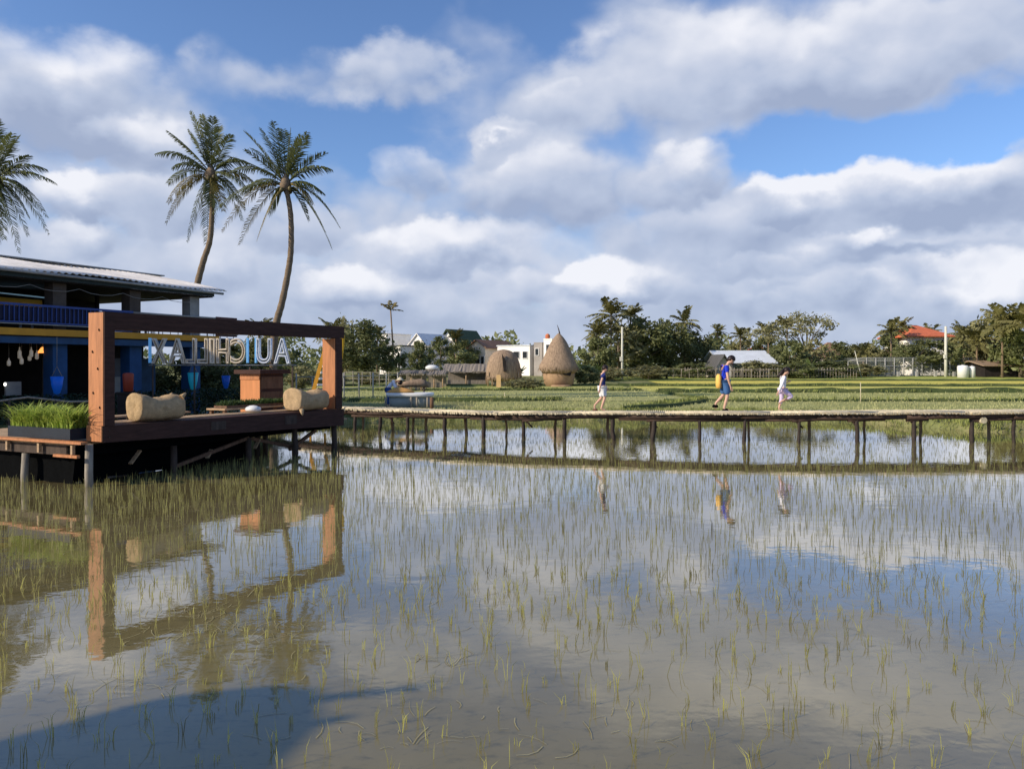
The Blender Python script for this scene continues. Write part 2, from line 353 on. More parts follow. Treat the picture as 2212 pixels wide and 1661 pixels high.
# bunds: raised earth banks between the paddies
m_bund = ground_mat('bund weeds', (0.060, 0.085, 0.030), (0.095, 0.110, 0.040), (0.04, 0.06, 0.022), .5, 5, .6)
def bund(pts, w_=.7, h_=.28):
    g = MB(); L = []
    for (x0, y0), (x1, y1) in zip(pts, pts[1:]):
        n = max(1, int(abs(x1 - x0) / 1.2)); L += [(x0 + (x1 - x0) * i / n, y0 + (y1 - y0) * i / n) for i in range(n)]
    L.append(pts[-1])
    for x, y in L:
        y += .2 * sin(x * .9) + .1 * sin(x * 2.3); z = gz(x, y); hh = h_ * U(.75, 1.25)
        for dy, dz in ((-w_ / 2, -.1), (-w_ * .28, hh * .85), (w_ * .2, hh), (w_ / 2, -.1)): g.v.append(V((x, y + dy, z + dz)))
    for i in range(len(L) - 1):
        for k in range(3): g.f.append((i * 4 + k, (i + 1) * 4 + k, (i + 1) * 4 + k + 1, i * 4 + k + 1))
    g.sm = [True] * len(g.f); struct('field_bund', g, m_bund, fix=False)
bund([(9, 43.3), (30, 43.0), (100, 43.5)], .5, .16)
bund([(11.2, 56.4), (40, 56.0), (140, 57)], .9, .34)
bund([(11.6, 44), (11.2, 50), (11.0, 56.5)], .6, .2)
bund([(5.2, 34.6), (8.2, 37.5), (10.6, 41.5), (11.5, 44)], .6, .2)
bund([(-16, 43.6), (-6, 43.0), (1, 43.6), (3.0, 44.4)], .5, .2)
bund([(-17, 60.5), (-4, 60.2), (10.6, 60.6)], .5, .18)
bund([(10, 69.8), (40, 69.2), (160, 70.2)], .7, .26)
bund([(12, 82.6), (60, 82), (180, 83)], .6, .2)
bund([(-20, 70), (0, 69.6), (11, 70)], .6, .22)
# grass on the far bank and bunds (uncountable)
def blades(g, x, y, z, n, h, wd, spread, lean=.5):
    for _ in range(n):
        a = U(0, 2 * pi); ln = U(.1, lean) * h; hh = h * U(.6, 1.15); bx, by = x + U(-1, 1) * spread, y + U(-1, 1) * spread
        b2 = U(0, pi); wx, wy = cos(b2) * wd / 2, sin(b2) * wd / 2; dx, dy = cos(a) * ln, sin(a) * ln
        g.add([(bx - wx, by - wy, z), (bx + wx, by + wy, z), (bx + dx * .4 + wx * .8, by + dy * .4 + wy * .8, z + hh * .6), (bx + dx * .4 - wx * .8, by + dy * .4 - wy * .8, z + hh * .6), (bx + dx, by + dy, z + hh)],
              [(0, 1, 2, 3), (3, 2, 4)])
g = MB()
for i in range(5200):
    x = U(-12, 26); y = ys(x) + U(-.1, 1.5); blades(g, x, y, gz(x, y) - .02, 3, U(.10, .26), .03, .12)
for pts in ([(11, 56.2), (45, 56)], [(5.2, 34.6), (11.5, 44)], [(12, 43.2), (35, 43.2)], [(-12, 60.3), (10, 60.5)], [(-12, 43.2), (3, 44)], [(11, 69.4), (60, 69.6)]):
    for i in range(420):
        q = R(); x = pts[0][0] + (pts[1][0] - pts[0][0]) * q; y = pts[0][1] + (pts[1][1] - pts[0][1]) * q + U(-.4, .3); blades(g, x, y, gz(x, y) + .1, 2, U(.12, .3), .05, .2)
struct('bank_grass', g, m_grass, 'stuff', fix=False)
# rice seedlings standing in the flooded paddy (uncountable)
g = MB(); g_near = MB()
FRO, FRU = V((-8.4, 15.2)), V((0.49, 0.872))
def under_deck(x, y):
    q = V((x, y)) - FRO; u = q.dot(FRU); mm = q.dot(V((-.91, .415))); return -.6 < u < 8 and mm > .3
cnt = 0
y = 3.9
while y < 33:
    step = .24 if y < 7 else .20 if y < 9 else .17
    row = -y * .80
    while row < y * .80:
        x = row + U(-.12, .12); yj = y + U(-.11, .11); row += step * (1.0 if x > -3.5 or y < 8 else .55)
        if yj > ys(x) - .3 or under_deck(x, yj): continue
        if R() < (.12 if yj < 19 else .35 if yj < 24.5 else .62) or (x < -3.5 and yj > 8 and R() < .25): continue
        near = yj < 9; n = random.choice((1, 2, 3, 4, 5)) if near else random.choice((1, 1, 2, 2))
        h = U(.06, .20) if near else (U(.10, .24) if yj < 19 else U(.05, .13))
        for _ in range(n):
            a = U(0, 2 * pi); hh = h * U(.5, 1.2); ln = hh * (U(.05, .8) if near else U(.02, .28)); wd = U(.003, .0055) + .00013 * yj
            bx, by = x + U(-.02, .02), yj + U(-.02, .02); dx, dy = cos(a) * ln, sin(a) * ln; wx = wd / 2
            kink = U(.4, .8); k2 = -.25 * R() if R() < .18 else 0
            (g_near if yj < 8.5 and R() < 1.25 - (yj - 4) * .12 else g).add([(bx - wx, by, -.02), (bx + wx, by, -.02), (bx + dx * .3 + wx * .9, by + dy * .3, hh * kink), (bx + dx * .3 - wx * .9, by + dy * .3, hh * kink), (bx + dx, by + dy, hh * (1 + k2 * 2))],
                  [(0, 1, 2, 3), (3, 2, 4)])
        cnt += 1
    y += step * (.9 if y < 9 else 1.0)
print('tufts', cnt)
struct('rice_seedlings', g, m_rice, 'stuff', fix=False)
struct('rice_seedlings', g_near, m_rice2, 'stuff', fix=False)
g = MB()
def strawbits(cx, cy, rx, ry, n):
    for _ in range(n):
        a = U(0, 2 * pi); r = sqrt(R()); x, y = cx + rx * r * cos(a), cy + ry * r * sin(a); L = U(.05, .26); th = U(0, pi); cv = U(-.5, .5)
        p = [(x, y)]
        for q in range(3): p.append((p[-1][0] + cos(th) * L / 3, p[-1][1] + sin(th) * L / 3)); th += cv
        w2 = U(.0012, .0028)
        for q in range(3):
            (xa, ya), (xb, yb) = p[q], p[q + 1]; nx_, ny_ = -(yb - ya), xb - xa; l = sqrt(nx_ ** 2 + ny_ ** 2) or 1; nx_, ny_ = nx_ / l * w2, ny_ / l * w2
            g.add([(xa - nx_, ya - ny_, .006), (xb - nx_, yb - ny_, .006), (xb + nx_, yb + ny_, .006), (xa + nx_, ya + ny_, .006)], [(0, 1, 2, 3)])
strawbits(-3.2, 7.2, .7, .6, 90); strawbits(-2.2, 6.9, .45, .3, 40); strawbits(-3.0, 8.6, .6, .7, 60); strawbits(-2.9, 5.7, .5, .2, 14)
strawbits(-.6, 6.2, .22, .14, 22); strawbits(-5.6, 12, 3, 1.2, 160); strawbits(-4, 10, 2, 1, 70); strawbits(0, 8, 6, 4, 220); strawbits(.3, 5.1, 1.2, .35, 22); strawbits(-1.2, 4.9, .6, .2, 12); strawbits(2, 12, 9, 6, 240)
struct('floating_straw', g, m_straw, 'stuff', fix=False)


# ------------------------------------------------------------------ timber frame, deck and what stands on it
O3 = V((-8.4, 15.2, 0)); EU = V((0.49, 0.872, 0)).normalized(); EM = V((-0.91, 0.415, 0)).normalized(); EZ = V((0, 0, 1))
def Q(u, m, z): return O3 + EU * u + EM * m + EZ * z
RZ = atan2(EU.y, EU.x)
def qbox(g, u0, u1, m0, m1, z0, z1):
    vs = [Q(u, m, z) for u in (u0, u1) for m in (m0, m1) for z in (z0, z1)]
    return g.add(vs, [(0, 1, 3, 2), (4, 6, 7, 5), (0, 4, 5, 1), (2, 3, 7, 6), (0, 2, 6, 4), (1, 5, 7, 3)])
FL = 7.1
ZT = 3.58
def um(px, m):
    r = (px - CX) / F; return (8.4 - EM.x * m + r * (15.2 + EM.y * m)) / (EU.x - EU.y * r)
def zq(py, u, m): return EYE - (py - HY) / F * Q(u, m, 0).y
t = thing('timber_frame', 'huge rectangular orange and brown timber picture frame standing on the deck edge', 'frame', Q(0, 0, .9))
part('post', qbox(MB(), -.01, .225, 0, .44, 1.225, ZT - .02), m_lumber, t, 'near post with its lit side orange and knotty')
part('post', qbox(MB(), FL - .29, FL - .02, 0, .44, 1.205, ZT - .36), m_lumber, t, 'far post lit orange on its near side')
m_shadebrown = M('brown board darkened for shade', (0.060, 0.029, 0.022), 0.7, .3, 2.2, .25, (1.2, 1.2, 8), spec=.2)  # brown darkened to put the shade of the timber into the colour
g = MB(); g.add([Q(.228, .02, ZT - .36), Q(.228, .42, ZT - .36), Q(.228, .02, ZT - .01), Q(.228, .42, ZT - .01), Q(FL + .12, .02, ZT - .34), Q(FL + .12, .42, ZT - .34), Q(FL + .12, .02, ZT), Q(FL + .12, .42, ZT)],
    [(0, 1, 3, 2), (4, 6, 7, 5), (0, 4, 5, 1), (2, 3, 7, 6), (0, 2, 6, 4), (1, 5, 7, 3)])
part('top_beam', g, m_shadebrown, t)
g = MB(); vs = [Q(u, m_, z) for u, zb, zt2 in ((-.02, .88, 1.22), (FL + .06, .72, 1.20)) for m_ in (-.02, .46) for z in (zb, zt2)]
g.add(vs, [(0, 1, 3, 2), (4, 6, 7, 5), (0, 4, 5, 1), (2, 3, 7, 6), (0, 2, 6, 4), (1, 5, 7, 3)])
part('bottom_beam', g, m_shadebrown, t)
part('end_board', qbox(MB(), -.05, -.022, -.01, .45, .90, 1.222), m_lumber, t, 'orange board covering the near end of the bottom beam')
part('shade_board', qbox(MB(), .0, .222, -.03, -.003, 1.225, ZT - .01), m_shadebrown, t, 'added shade-dark board on the paddy side of the near post')  # boards added so the shaded post sides are dark by colour
part('shade_board', qbox(MB(), FL - .28, FL - .02, -.03, -.003, 1.215, ZT - .35), m_shadebrown, t, 'added shade-dark board on the paddy side of the far post')
part('shade_board', qbox(MB(), .228, .25, .02, .42, 1.225, ZT - .37), m_shadebrown, t, 'added shade-dark inner board of the near post')
for m_, z_ in ((.10, 1.6), (.30, 1.9), (.16, 2.4), (.32, 2.75), (.12, 3.2)):
    part('knot', MB().lathe(Q(-.0105, m_, z_), [(.0, -.03), (.028, -.018), (.034, 0), (.026, .02), (.0, .032)], 8, .12, 1), m_brown, t)
for k_ in range(2):
    u_ = 2.6 + 2.3 * k_; part('splice_plate', qbox(MB(), u_, u_ + .42, -.034, -.022, .93 - .03 * k_, 1.13), m_darkwood, t)
for u in (.05, FL - .1):
    for dz in (.1, .24): part('bolt', MB().cyl(Q(u + .06, -.04, .88 + dz), Q(u + .06, -.015, .88 + dz), .016, n=6), m_darkwood, t)

t = thing('wooden_deck', 'low wooden deck on stilts over the paddy carrying the timber frame', 'deck', Q(3, 3, 0))
g = MB()
for i in range(41):
    u0 = -.35 + i * .2; qbox(g, u0, u0 + .19, .43, 5.6, .83, .875)
part('floor_boards', g, m_plank, t)
part('edge_board', qbox(MB(), -.50, -.36, -.05, 6.4, .885, .935), m_lumber, t, 'thin edge board catching the sun')
for k in range(3): part('bracket', qbox(MB(), -.44, -.38, .3 + k * 1.05, .36 + k * 1.05, .66, .86), m_plank, t)
part('lower_board', qbox(MB(), -.47, -.40, .12, .85, .60, .655), m_lumber, t)
part('rim_beam', qbox(MB(), -.34, FL + .1, .50, .64, .60, .825), m_black, t)
part('joist', qbox(MB(), -.34, -.22, .6, 5.6, .62, .825), m_darkwood, t)
stl = [(-.2, .12, m_grey), (2.0, .5, m_darkwood), (4.2, .5, m_darkwood), (5.6, .3, m_darkwood), (7.0, .2, m_darkwood), (-.3, 2.0, m_grey), (-.3, 3.9, m_darkwood), (2, 3, m_darkwood), (4.2, 3, m_darkwood), (6.0, 3, m_darkwood), (7.2, 3, m_darkwood), (1.0, 1.6, m_darkwood), (5.4, 1.4, m_darkwood)]
for u, mm, mt in stl:
    a = Q(u, mm, -.38); b = Q(u + U(-.04, .04), mm, .86 if mm < .45 else .6); part('stilt', MB().tube([a, (a + b) / 2 + V((U(-.03, .03), 0, 0)), b], [.085, .08, .075], 8), mt, t)
for a, b in ((Q(2.0, .5, .1), Q(4.2, .5, .6)), (Q(4.2, .6, .6), Q(6.1, .6, .12)), (Q(5.6, .5, .15), Q(6.6, .5, .6))): part('brace', MB().beam(a, b, .08, .08), m_brown, t)
g = MB()
def sheet(g, pts, z0, z1, fold=.05):
    n = 26
    L = []
    for (a, b) in zip(pts, pts[1:]):
        for i in range(n): L.append(a + (b - a) * i / n)
    L.append(pts[-1]); o = len(g.v)
    for i, p in enumerate(L):
        for k, z in enumerate((z1, (z0 + z1) / 2, z0)):
            g.v.append(p + V((U(-1, 1) * fold, U(-1, 1) * fold, z + (U(-.05, .05) if k == 2 else 0))))
    for i in range(len(L) - 1):
        for k in range(2): g.f.append((o + i * 3 + k, o + i * 3 + k + 1, o + (i + 1) * 3 + k + 1, o + (i + 1) * 3 + k)); g.sm.append(True)
sheet(g, [Q(-.18, 5.6, 0), Q(-.12, .7, 0)], -.05, .80); sheet(g, [Q(-.1, .9, 0), Q(4.6, 1.0, 0)], -.02, .80)
part('skirt_net', g, m_black, t, 'sagging black shade net under the boards')
g = MB(); sheet(g, [Q(4.4, 3.0, 0), Q(5.9, 2.8, 0)], .0, .82)
part('skirt_net', g, m_black, t, 'small piece of black net under the far end')

g = MB(); qbox(g, .26, 6.75, .463, .98, 1.19, 1.236)
t = thing('plank_bench', 'long tan plank bench running inside the bottom beam of the frame', 'bench', Q(.5, .7, .88))
part('seat', g, m_plank, t)
for u in (.6, 2.2, 3.8, 5.4, 6.7): part('leg', qbox(MB(), u, u + .08, .52, .9, .876, 1.188), m_darkwood, t)
t = thing('narrow_bench', 'narrow tan bench at the far side of the deck seen behind the near bale', 'bench', Q(1.5, 2.6, .88))
part('seat', qbox(MB(), .9, 4.0, 2.3, 2.65, 1.20, 1.24), m_plank, t)
for u in (1.0, 2.4, 3.8): part('leg', qbox(MB(), u, u + .07, 2.35, 2.6, .876, 1.198), m_darkwood, t)

# burlap bales used as bolsters
def bale(u0, u1, mc, z0, h, wd, label, ears):
    t = thing('burlap_bale', label, 'bale', Q((u0 + u1) / 2, mc, z0), 'burlap bales on the bench')
    g = MB(); n = 28; NS = 14; o = 0; vs = []; fs = []
    for i in range(NS + 1):
        s = i / NS; e = min(s, 1 - s); k = (.965 + .035 * sst(e, 0, .07)); sag = -.085 * sin(pi * min(1, s * 1.15)) ** 2
        for j in range(n):
            a = 2 * pi * j / n; ca, sa = cos(a), sin(a); p = 2.6
            r = 1 / (abs(ca) ** p + abs(sa) ** p) ** (1 / p) * k * (1 + U(-.014, .014) + .022 * sin(5 * a + 14 * s) + .012 * sin(11 * a - 23 * s))
            z = z0 + h / 2 + r * sa * h / 2 + ((sag + .07 * (1 - s) ** 2 - .012 * sin(22 * s)) if sa > .2 else 0)
            vs.append(Q(u0 + (u1 - u0) * s, mc + r * ca * wd / 2, max(z, z0 + .004)))
    for i in range(NS):
        for j in range(n): fs.append((i * n + j, i * n + (j + 1) % n, (i + 1) * n + (j + 1) % n, (i + 1) * n + j))
    for end, i in ((-1, 0), (1, NS)):
        rings = [i * n]
        for q, (kk, bu) in enumerate(((.90, .012), (.50, .022), (.14, .004))):
            b0 = len(vs); c = Q(u0 if end < 0 else u1, mc, z0 + h / 2)
            for j in range(n):
                d = vs[i * n + j] - c; vs.append(c + d * kk + EU * end * (bu + U(-.008, .008)))
            for j in range(n): fs.append((rings[-1] + j, rings[-1] + (j + 1) % n, b0 + (j + 1) % n, b0 + j))
            rings.append(b0)
        fs.append([rings[-1] + j for j in range(n)])
    g.add(vs, fs, True); part('sack', g, m_burlap, t)
    for (ue, me, ze, du, dm, dz) in ears:
        g = MB(); p = Q(ue, me, ze); g.tube([p, p + EU * du * .6 + EM * dm * .6 + EZ * dz * .6, p + EU * du + EM * dm + EZ * dz], [.07, .04, .02], 7); part('tied_corner', g, m_burlap, t)
ua, ub = um(293, .30), um(386, .30)
bale(ua, ub, .34, 1.24, .56, .54, 'near burlap bale bolster beside the tall near frame post', [(ub - .06, .14, 1.24 + .50, .10, -.02, .09), (ub - .06, .52, 1.24 + .48, .10, .04, .10)])
ua, ub = um(628, .30), um(688, .30)
bale(ua, ub, .24, 1.22, .56, .66, 'far burlap bale bolster beside the far frame post', [(ua + .03, -.05, 1.27, -.04, -.06, -.16), (ub - .1, .3, 1.72, .1, 0, .10)])

# tray of bright shoots at the near corner
def planter(name, label, c0, c1, mA, mB, z0, z1, hm, n, m1, m2, cat='planter'):
    t = thing(name, label, cat, Q((c0 + c1) / 2, (mA + mB) / 2, z0))
    g = MB(); th = .03
    qbox(g, c0, c1, mA, mB, z0, z0 + .03)
    qbox(g, c0, c0 + th, mA, mB, z0 + .031, z1); qbox(g, c1 - th, c1, mA, mB, z0 + .031, z1); qbox(g, c0 + th + .001, c1 - th - .001, mA, mA + th, z0 + .031, z1); qbox(g, c0 + th + .001, c1 - th - .001, mB - th, mB, z0 + .031, z1)
    part('tray', g, m1, t)
    g = MB(); qbox(g, c0 + .04, c1 - .04, mA + .04, mB - .04, z0 + .035, z1 - .03); part('soil', g, m_darkwood, t)
    g = MB()
    for _ in range(n):
        p = Q(U(c0 + .03, c1 - .03), U(mA + .03, mB - .03), z1 - .04); a = U(0, 2 * pi); h = hm * U(.35, 1.1); ln = h * U(.1, 1.1); wd = U(.010, .030)
        b2 = a + pi / 2; wx, wy = cos(b2) * wd, sin(b2) * wd; last = None; vs = []; fs = []
        for k in range(5):
            s = k / 4; q = p + V((cos(a) * ln * s * s, sin(a) * ln * s * s, h * (s - .28 * s * s * (1 + R())))); ww = (1 - s) ** .6 + .02
            vs += [q - V((wx, wy, 0)) * ww, q + V((wx, wy, 0)) * ww]
        fs = [(2 * k, 2 * k + 1, 2 * k + 3, 2 * k + 2) for k in range(4)]; g.add(vs, fs)
    part('shoots', g, m2, t, kind='stuff')
    return t
m_tray = M('dark blue painted tray', (0.006, 0.013, 0.024), .6, .3, 3, .1)
planter('planter_box', 'long dark blue planter crammed with bright green shoots on the sunlit near edge', -.34, .12, .52, 2.55, .94, 1.17, .80, 1300, m_tray, m_herb)
g = MB()
t = thing('low_table', 'low brown table between the bales with a strip of greenery on top', 'table', Q(5.9, 1.4, .88))
ta, tb = um(478, 1.1), um(632, 1.0)
part('tabletop', qbox(MB(), ta, tb, .98, 1.62, 1.30, 1.345), m_plank, t)
for u in (ta + .05, tb - .14):
    for mm in (1.04, 1.5): part('leg', qbox(MB(), u, u + .08, mm, mm + .07, .876, 1.299), m_brown, t)
m_herb2 = M('mid green herbs', (0.075, 0.125, 0.035), 0.6, .5, 3, 0, transl=.25)
planter('herb_trough', 'shallow trough of mid green herbs standing on the low table', ta + .15, tb - .1, 1.08, 1.52, 1.347, 1.41, .28, 900, m_brown, m_herb2)
# white round bag
g = MB(); g.lathe(Q(um(548, .7), .72, 1.24), [(.09, 0), (.16, .02), (.185, .06), (.16, .12), (.08, .16), (.02, .168)], 16, 1.15, .9, wob=.01)
single('round_cushion', g, m_whitep, 'small bright white round cushion lying on the plank bench beside the table', 'cushion', Q(um(548, .7), .72, 1.24))
# cabinet
t = thing('wooden_cabinet', 'squat orange and dark brown wooden cabinet with a flat slab roof behind the table', 'cabinet', Q(6.5, 2.2, .88))
ca, cb, cm = um(561, 1.75), um(611, 1.75), 1.75; cn = 2.47; zc = zq(808, ca, cm)
part('cabinet_body', qbox(MB(), ca, cb, cm, cn, .877, zc), M('cabinet orange wood', (0.56, 0.23, 0.085), .6, .15, 2, .2, (6, 6, .6)), t)
part('slab_roof', qbox(MB(), ca - .12, cb + .14, cm - .14, cn + .12, zc + .002, zc + .12), m_shadebrown, t)
part('side_shade_board', qbox(MB(), ca + .02, cb - .01, cm - .022, cm - .003, .88, zc - .01), m_shadebrown, t, 'board coloured dark for the shaded side')  # shade of this cabinet side put into the board colour
for z in (zc - .42, zc - .85): part('side_batten', qbox(MB(), ca + .04, cb - .03, cm - .04, cm - .024, z, z + .34), m_brown, t)
g = MB(); qbox(g, ca - .02, ca - .002, cm, cn, zc - .16, zc - .02); part('front_trim', g, m_lumber, t)

# ------------------------------------------------------------------ open two storey restaurant
E3 = V((-13.4, 33.0, 0)); EW = V((0.438, 0.899, 0)).normalized(); EB = V((-EW.y, EW.x, 0))
def B(s, b, z): return E3 + EW * s + EB * b + EZ * z
def bbox(g, s0, s1, b0, b1, z0, z1):
    vs = [B(s, b, z) for s in (s0, s1) for b in (b0, b1) for z in (z0, z1)]
    return g.add(vs, [(0, 1, 3, 2), (4, 6, 7, 5), (0, 4, 5, 1), (2, 3, 7, 6), (0, 2, 6, 4), (1, 5, 7, 3)])
t = thing('restaurant_building', 'open fronted two storey restaurant with blue columns and a sunlit tin roof', 'building', B(-7, 4, .3))
def corr(g, s0, s1, b0, z0, b1, z1, th=.03, pitch=.26):
    n = int((s1 - s0) / pitch * 4); rows = 5; vs = []
    for lay in (0, 1):
        for j in range(rows + 1):
            q = j / rows
            for i in range(n + 1):
                s = s0 + (s1 - s0) * i / n; vs.append(B(s, b0 + (b1 - b0) * q, z0 + (z1 - z0) * q + .035 * sin(2 * pi * (s / pitch)) + (th if lay else 0) + .04 * sin(s * .9 + q * 3)))
    W = n + 1; off = W * (rows + 1); fs = []
    for j in range(rows):
        for i in range(n): a = j * W + i; fs += [(a, a + 1, a + W + 1, a + W), (off + a, off + a + W, off + a + W + 1, off + a + 1)]
    for i in range(n): fs.append((i, off + i, off + i + 1, i + 1)); a = rows * W + i; fs.append((a, a + 1, off + a + 1, off + a))
    for j in range(rows): a = j * W; fs.append((a, a + W, off + a + W, off + a)); a += n; fs.append((a, off + a, off + a + W, a + W))
    g.add(vs, fs, True)
g = MB(); corr(g, -15.5, .75, -.10, 5.78, 4.2, 6.64); corr(g, -15.5, .75, 4.2, 6.64, 8.6, 5.8); rf = part('roof', g, m_tin, t)
g = MB(); bbox(g, -8.2, .80, 4.02, 4.38, 6.70, 6.75); part('ridge_cap', g, m_concg, rf)
g = MB(); bbox(g, -15.4, .12, -.02, .04, 5.50, 5.74); bbox(g, -15.4, .12, 8.44, 8.5, 5.45, 5.72); part('fascia', g, m_fascia, t)
g = MB()
for s in [-15 + 1.25 * k for k in range(13)]:
    g.beam(B(s, .06, 5.62), B(s, 4.2, 6.42), .09, .16); g.beam(B(s, 4.2, 6.42), B(s, 8.4, 5.62), .09, .16)
part('rafters', g, m_inside, rf)
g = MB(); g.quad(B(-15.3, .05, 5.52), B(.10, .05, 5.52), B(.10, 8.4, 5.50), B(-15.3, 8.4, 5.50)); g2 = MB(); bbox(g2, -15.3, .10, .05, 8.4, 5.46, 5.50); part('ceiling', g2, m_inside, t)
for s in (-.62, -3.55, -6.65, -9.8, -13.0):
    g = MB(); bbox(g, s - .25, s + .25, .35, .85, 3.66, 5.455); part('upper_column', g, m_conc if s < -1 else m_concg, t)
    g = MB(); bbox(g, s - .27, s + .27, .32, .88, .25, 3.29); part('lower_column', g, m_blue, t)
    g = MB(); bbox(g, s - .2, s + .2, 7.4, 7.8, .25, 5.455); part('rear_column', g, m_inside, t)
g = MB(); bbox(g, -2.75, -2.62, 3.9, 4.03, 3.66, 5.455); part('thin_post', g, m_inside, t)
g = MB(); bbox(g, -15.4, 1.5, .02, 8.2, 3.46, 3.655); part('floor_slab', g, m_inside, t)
g = MB(); bbox(g, -15.4, .4, -.04, .015, 3.50, 3.74); part('trim_board', g, m_yellow, t, 'ochre yellow board along the floor edge')
g = MB(); bbox(g, -15.4, .4, .05, .30, 3.22, 3.455); part('floor_beam', g, m_blue2, t)
g = MB(); bbox(g, -15.4, -5.1, .06, .12, 4.02, 4.50); part('railing_panel', g, m_navy, t, 'solid navy railing panel')
m_rail = M('blue painted rail', (.03, .07, .26), .5, .2, 3, .05)
g = MB(); bbox(g, -15.4, -3.9, .0, .055, 4.52, 4.60); bbox(g, -15.4, -3.9, .0, .055, 3.93, 3.98)
for k in range(70): bbox(g, -15.3 + k * .163, -15.275 + k * .163, .015, .045, 3.985, 4.518)
part('railing', g, m_rail, t, 'blue railing with thin balusters')
g = MB(); bbox(g, -5.1, -3.9, .06, .12, 3.75, 4.60); part('railing_panel', g, M('slate blue board', (0.06, 0.075, 0.16), .6, .3, 2, .1), t, 'slate blue railing panel')
g = MB(); g.tube([B(-15.4, -.02, 3.90), B(-8, -.02, 3.89), B(-4, -.02, 3.88), B(1.5, -.02, 3.84)], .022, 6); g.tube([B(-4, .1, 4.55), B(1.5, .1, 4.55)], .04, 6)
for k in range(14): g.tube([B(-3.6 + k * .38, .1, 3.66), B(-3.6 + k * .38, .1, 4.55)], .016, 5)
g.tube([B(-4, 8.0, 4.75), B(.3, 8.0, 4.75)], .035, 6)
for k in range(12): g.tube([B(-4 + k * .38, 8.0, 3.66), B(-4 + k * .38, 8.0, 4.75)], .02, 5)
part('railing', g, m_concg, t)
g = MB(); bbox(g, .3, 1.5, .04, .10, 4.50, 4.62); part('balcony_rail', g, M('dark maroon rail', (0.09, 0.035, 0.035), .6, .2, 2, .1), t); part('balcony_board', bbox(MB(), .3, 1.5, .04, .10, 3.74, 3.86), MATS['dark maroon rail'], t)
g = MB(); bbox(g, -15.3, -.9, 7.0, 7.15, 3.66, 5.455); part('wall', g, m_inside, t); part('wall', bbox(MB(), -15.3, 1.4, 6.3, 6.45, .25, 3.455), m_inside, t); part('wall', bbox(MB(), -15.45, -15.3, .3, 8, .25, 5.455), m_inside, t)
g = MB(); bbox(g, -15.4, .6, .1, 8.2, -.35, .32); part('plinth', g, m_concg, t)
g = MB(); bbox(g, -8.2, -5.6, 3.1, 3.25, 4.68, 5.02); part('upper_counter', g, m_yellow, t, 'ochre panel hanging below the upper ceiling')
g = MB(); g.add([B(-7.6, 2.2, 5.12), B(-5.6, 2.2, 5.06), B(-5.6, 3.6, 5.22), B(-7.6, 3.6, 5.26), B(-7.6, 2.2, 5.07), B(-5.6, 2.2, 5.01), B(-5.6, 3.6, 5.17), B(-7.6, 3.6, 5.21)], [(0, 1, 2, 3), (4, 7, 6, 5), (0, 4, 5, 1), (1, 5, 6, 2), (2, 6, 7, 3), (3, 7, 4, 0)])
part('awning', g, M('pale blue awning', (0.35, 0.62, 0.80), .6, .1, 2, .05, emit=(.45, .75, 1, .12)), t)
g = MB(); g.tube([B(-15.3, -.16, 5.70), B(-8, -.17, 5.69), B(.5, -.16, 5.66)], .055, 6); part('gutter', g, m_concg, t)
g = MB()
for k in range(8):
    a_, b_ = B(-15 + k * 1.8, .2, 5.3), B(-15 + (k + 1) * 1.8, .2, 5.3); mid_ = (a_ + b_) / 2 - EZ * .16; g.tube([a_, (a_ + mid_) / 2 - EZ * .05, mid_, (b_ + mid_) / 2 - EZ * .05, b_], .010, 4)
part('light_string', g, m_concg, t)
# inner doors / shutters that break up the dark ground floor
for s0, s1, mt in ((-5.4, -4.5, m_conc), (-2.6, -1.5, M('faded grey blue shutter', (0.13, 0.15, 0.19), .7, .2, 2, .1)), (-8.6, -7.6, m_brown), (-1.1, -.2, m_blue2), (-12, -11, m_conc)):
    g = MB(); bbox(g, s0, s1, 3.4, 3.5, .33, 2.75); part('shutter', g, mt, t)
# tables, chairs on both floors
def chair_proto(name, label, m, loc, group):
    t = thing(name, label, 'chair', loc, group); o = V(loc)
    part('seat', MB().box(o + V((0, 0, .45)), (.42, .42, .04)), m, t)
    part('backrest', MB().box(o + V((0, .20, .70)), (.42, .03, .34)), m, t)
    for x in (-.18, .18):
        for y_ in (-.18, .18): part('leg', MB().box(o + V((x, y_, .215 if y_ < 0 else .26)), (.035, .035, .43 if y_ < 0 else .52)), m, t)
    return t
m_chair = M('pale metal chair', (0.30, 0.33, 0.36), .5, .2, 3, .05)
m_chaird = M('dark dining chair', (0.06, 0.05, 0.05), .6, .2, 3, .05)
c0 = chair_proto('patio_chair', 'pale metal chair on the upper floor right behind the slate blue railing panel', m_chair, B(-4.6, .9, 3.66), 'pale chairs on the upper floor')
copy_tree(c0, B(-2.1, 1.2, 3.66), 1.1, label='pale metal chair on the upper floor between the second and the thin post')
copy_tree(c0, B(-1.5, 2.6, 3.66), 2.4, label='pale metal chair at the corner column of the upper floor')
copy_tree(c0, B(.8, .9, 3.66), .4, label='pale metal chair at the maroon balcony rail')
copy_tree(c0, B(-7.4, 1.1, 3.66), .7, label='pale metal chair behind the solid navy railing panel')
def table_proto(name, label, m, loc, grp):
    t = thing(name, label, 'table', loc, grp); o = V(loc)
    part('tabletop', MB().lathe(o + V((0, 0, .72)), [(.40, 0), (.42, .01), (.42, .03), (.40, .04)], 20), m, t)
    part('pedestal', MB().lathe(o, [(.22, 0), (.22, .02), (.04, .05), (.035, .72)], 12), m_chaird, t)
    return t
t0 = table_proto('round_table', 'round table on the ground floor behind the front hedge near the corner column', m_grey, B(-1.8, 1.6, .33), 'round tables on the ground floor')
copy_tree(t0, B(-5.2, 1.9, .33), label='round table on the ground floor between the second and third blue columns')
copy_tree(t0, B(-8.3, 1.7, .33), label='round table on the ground floor under the hanging bottles')
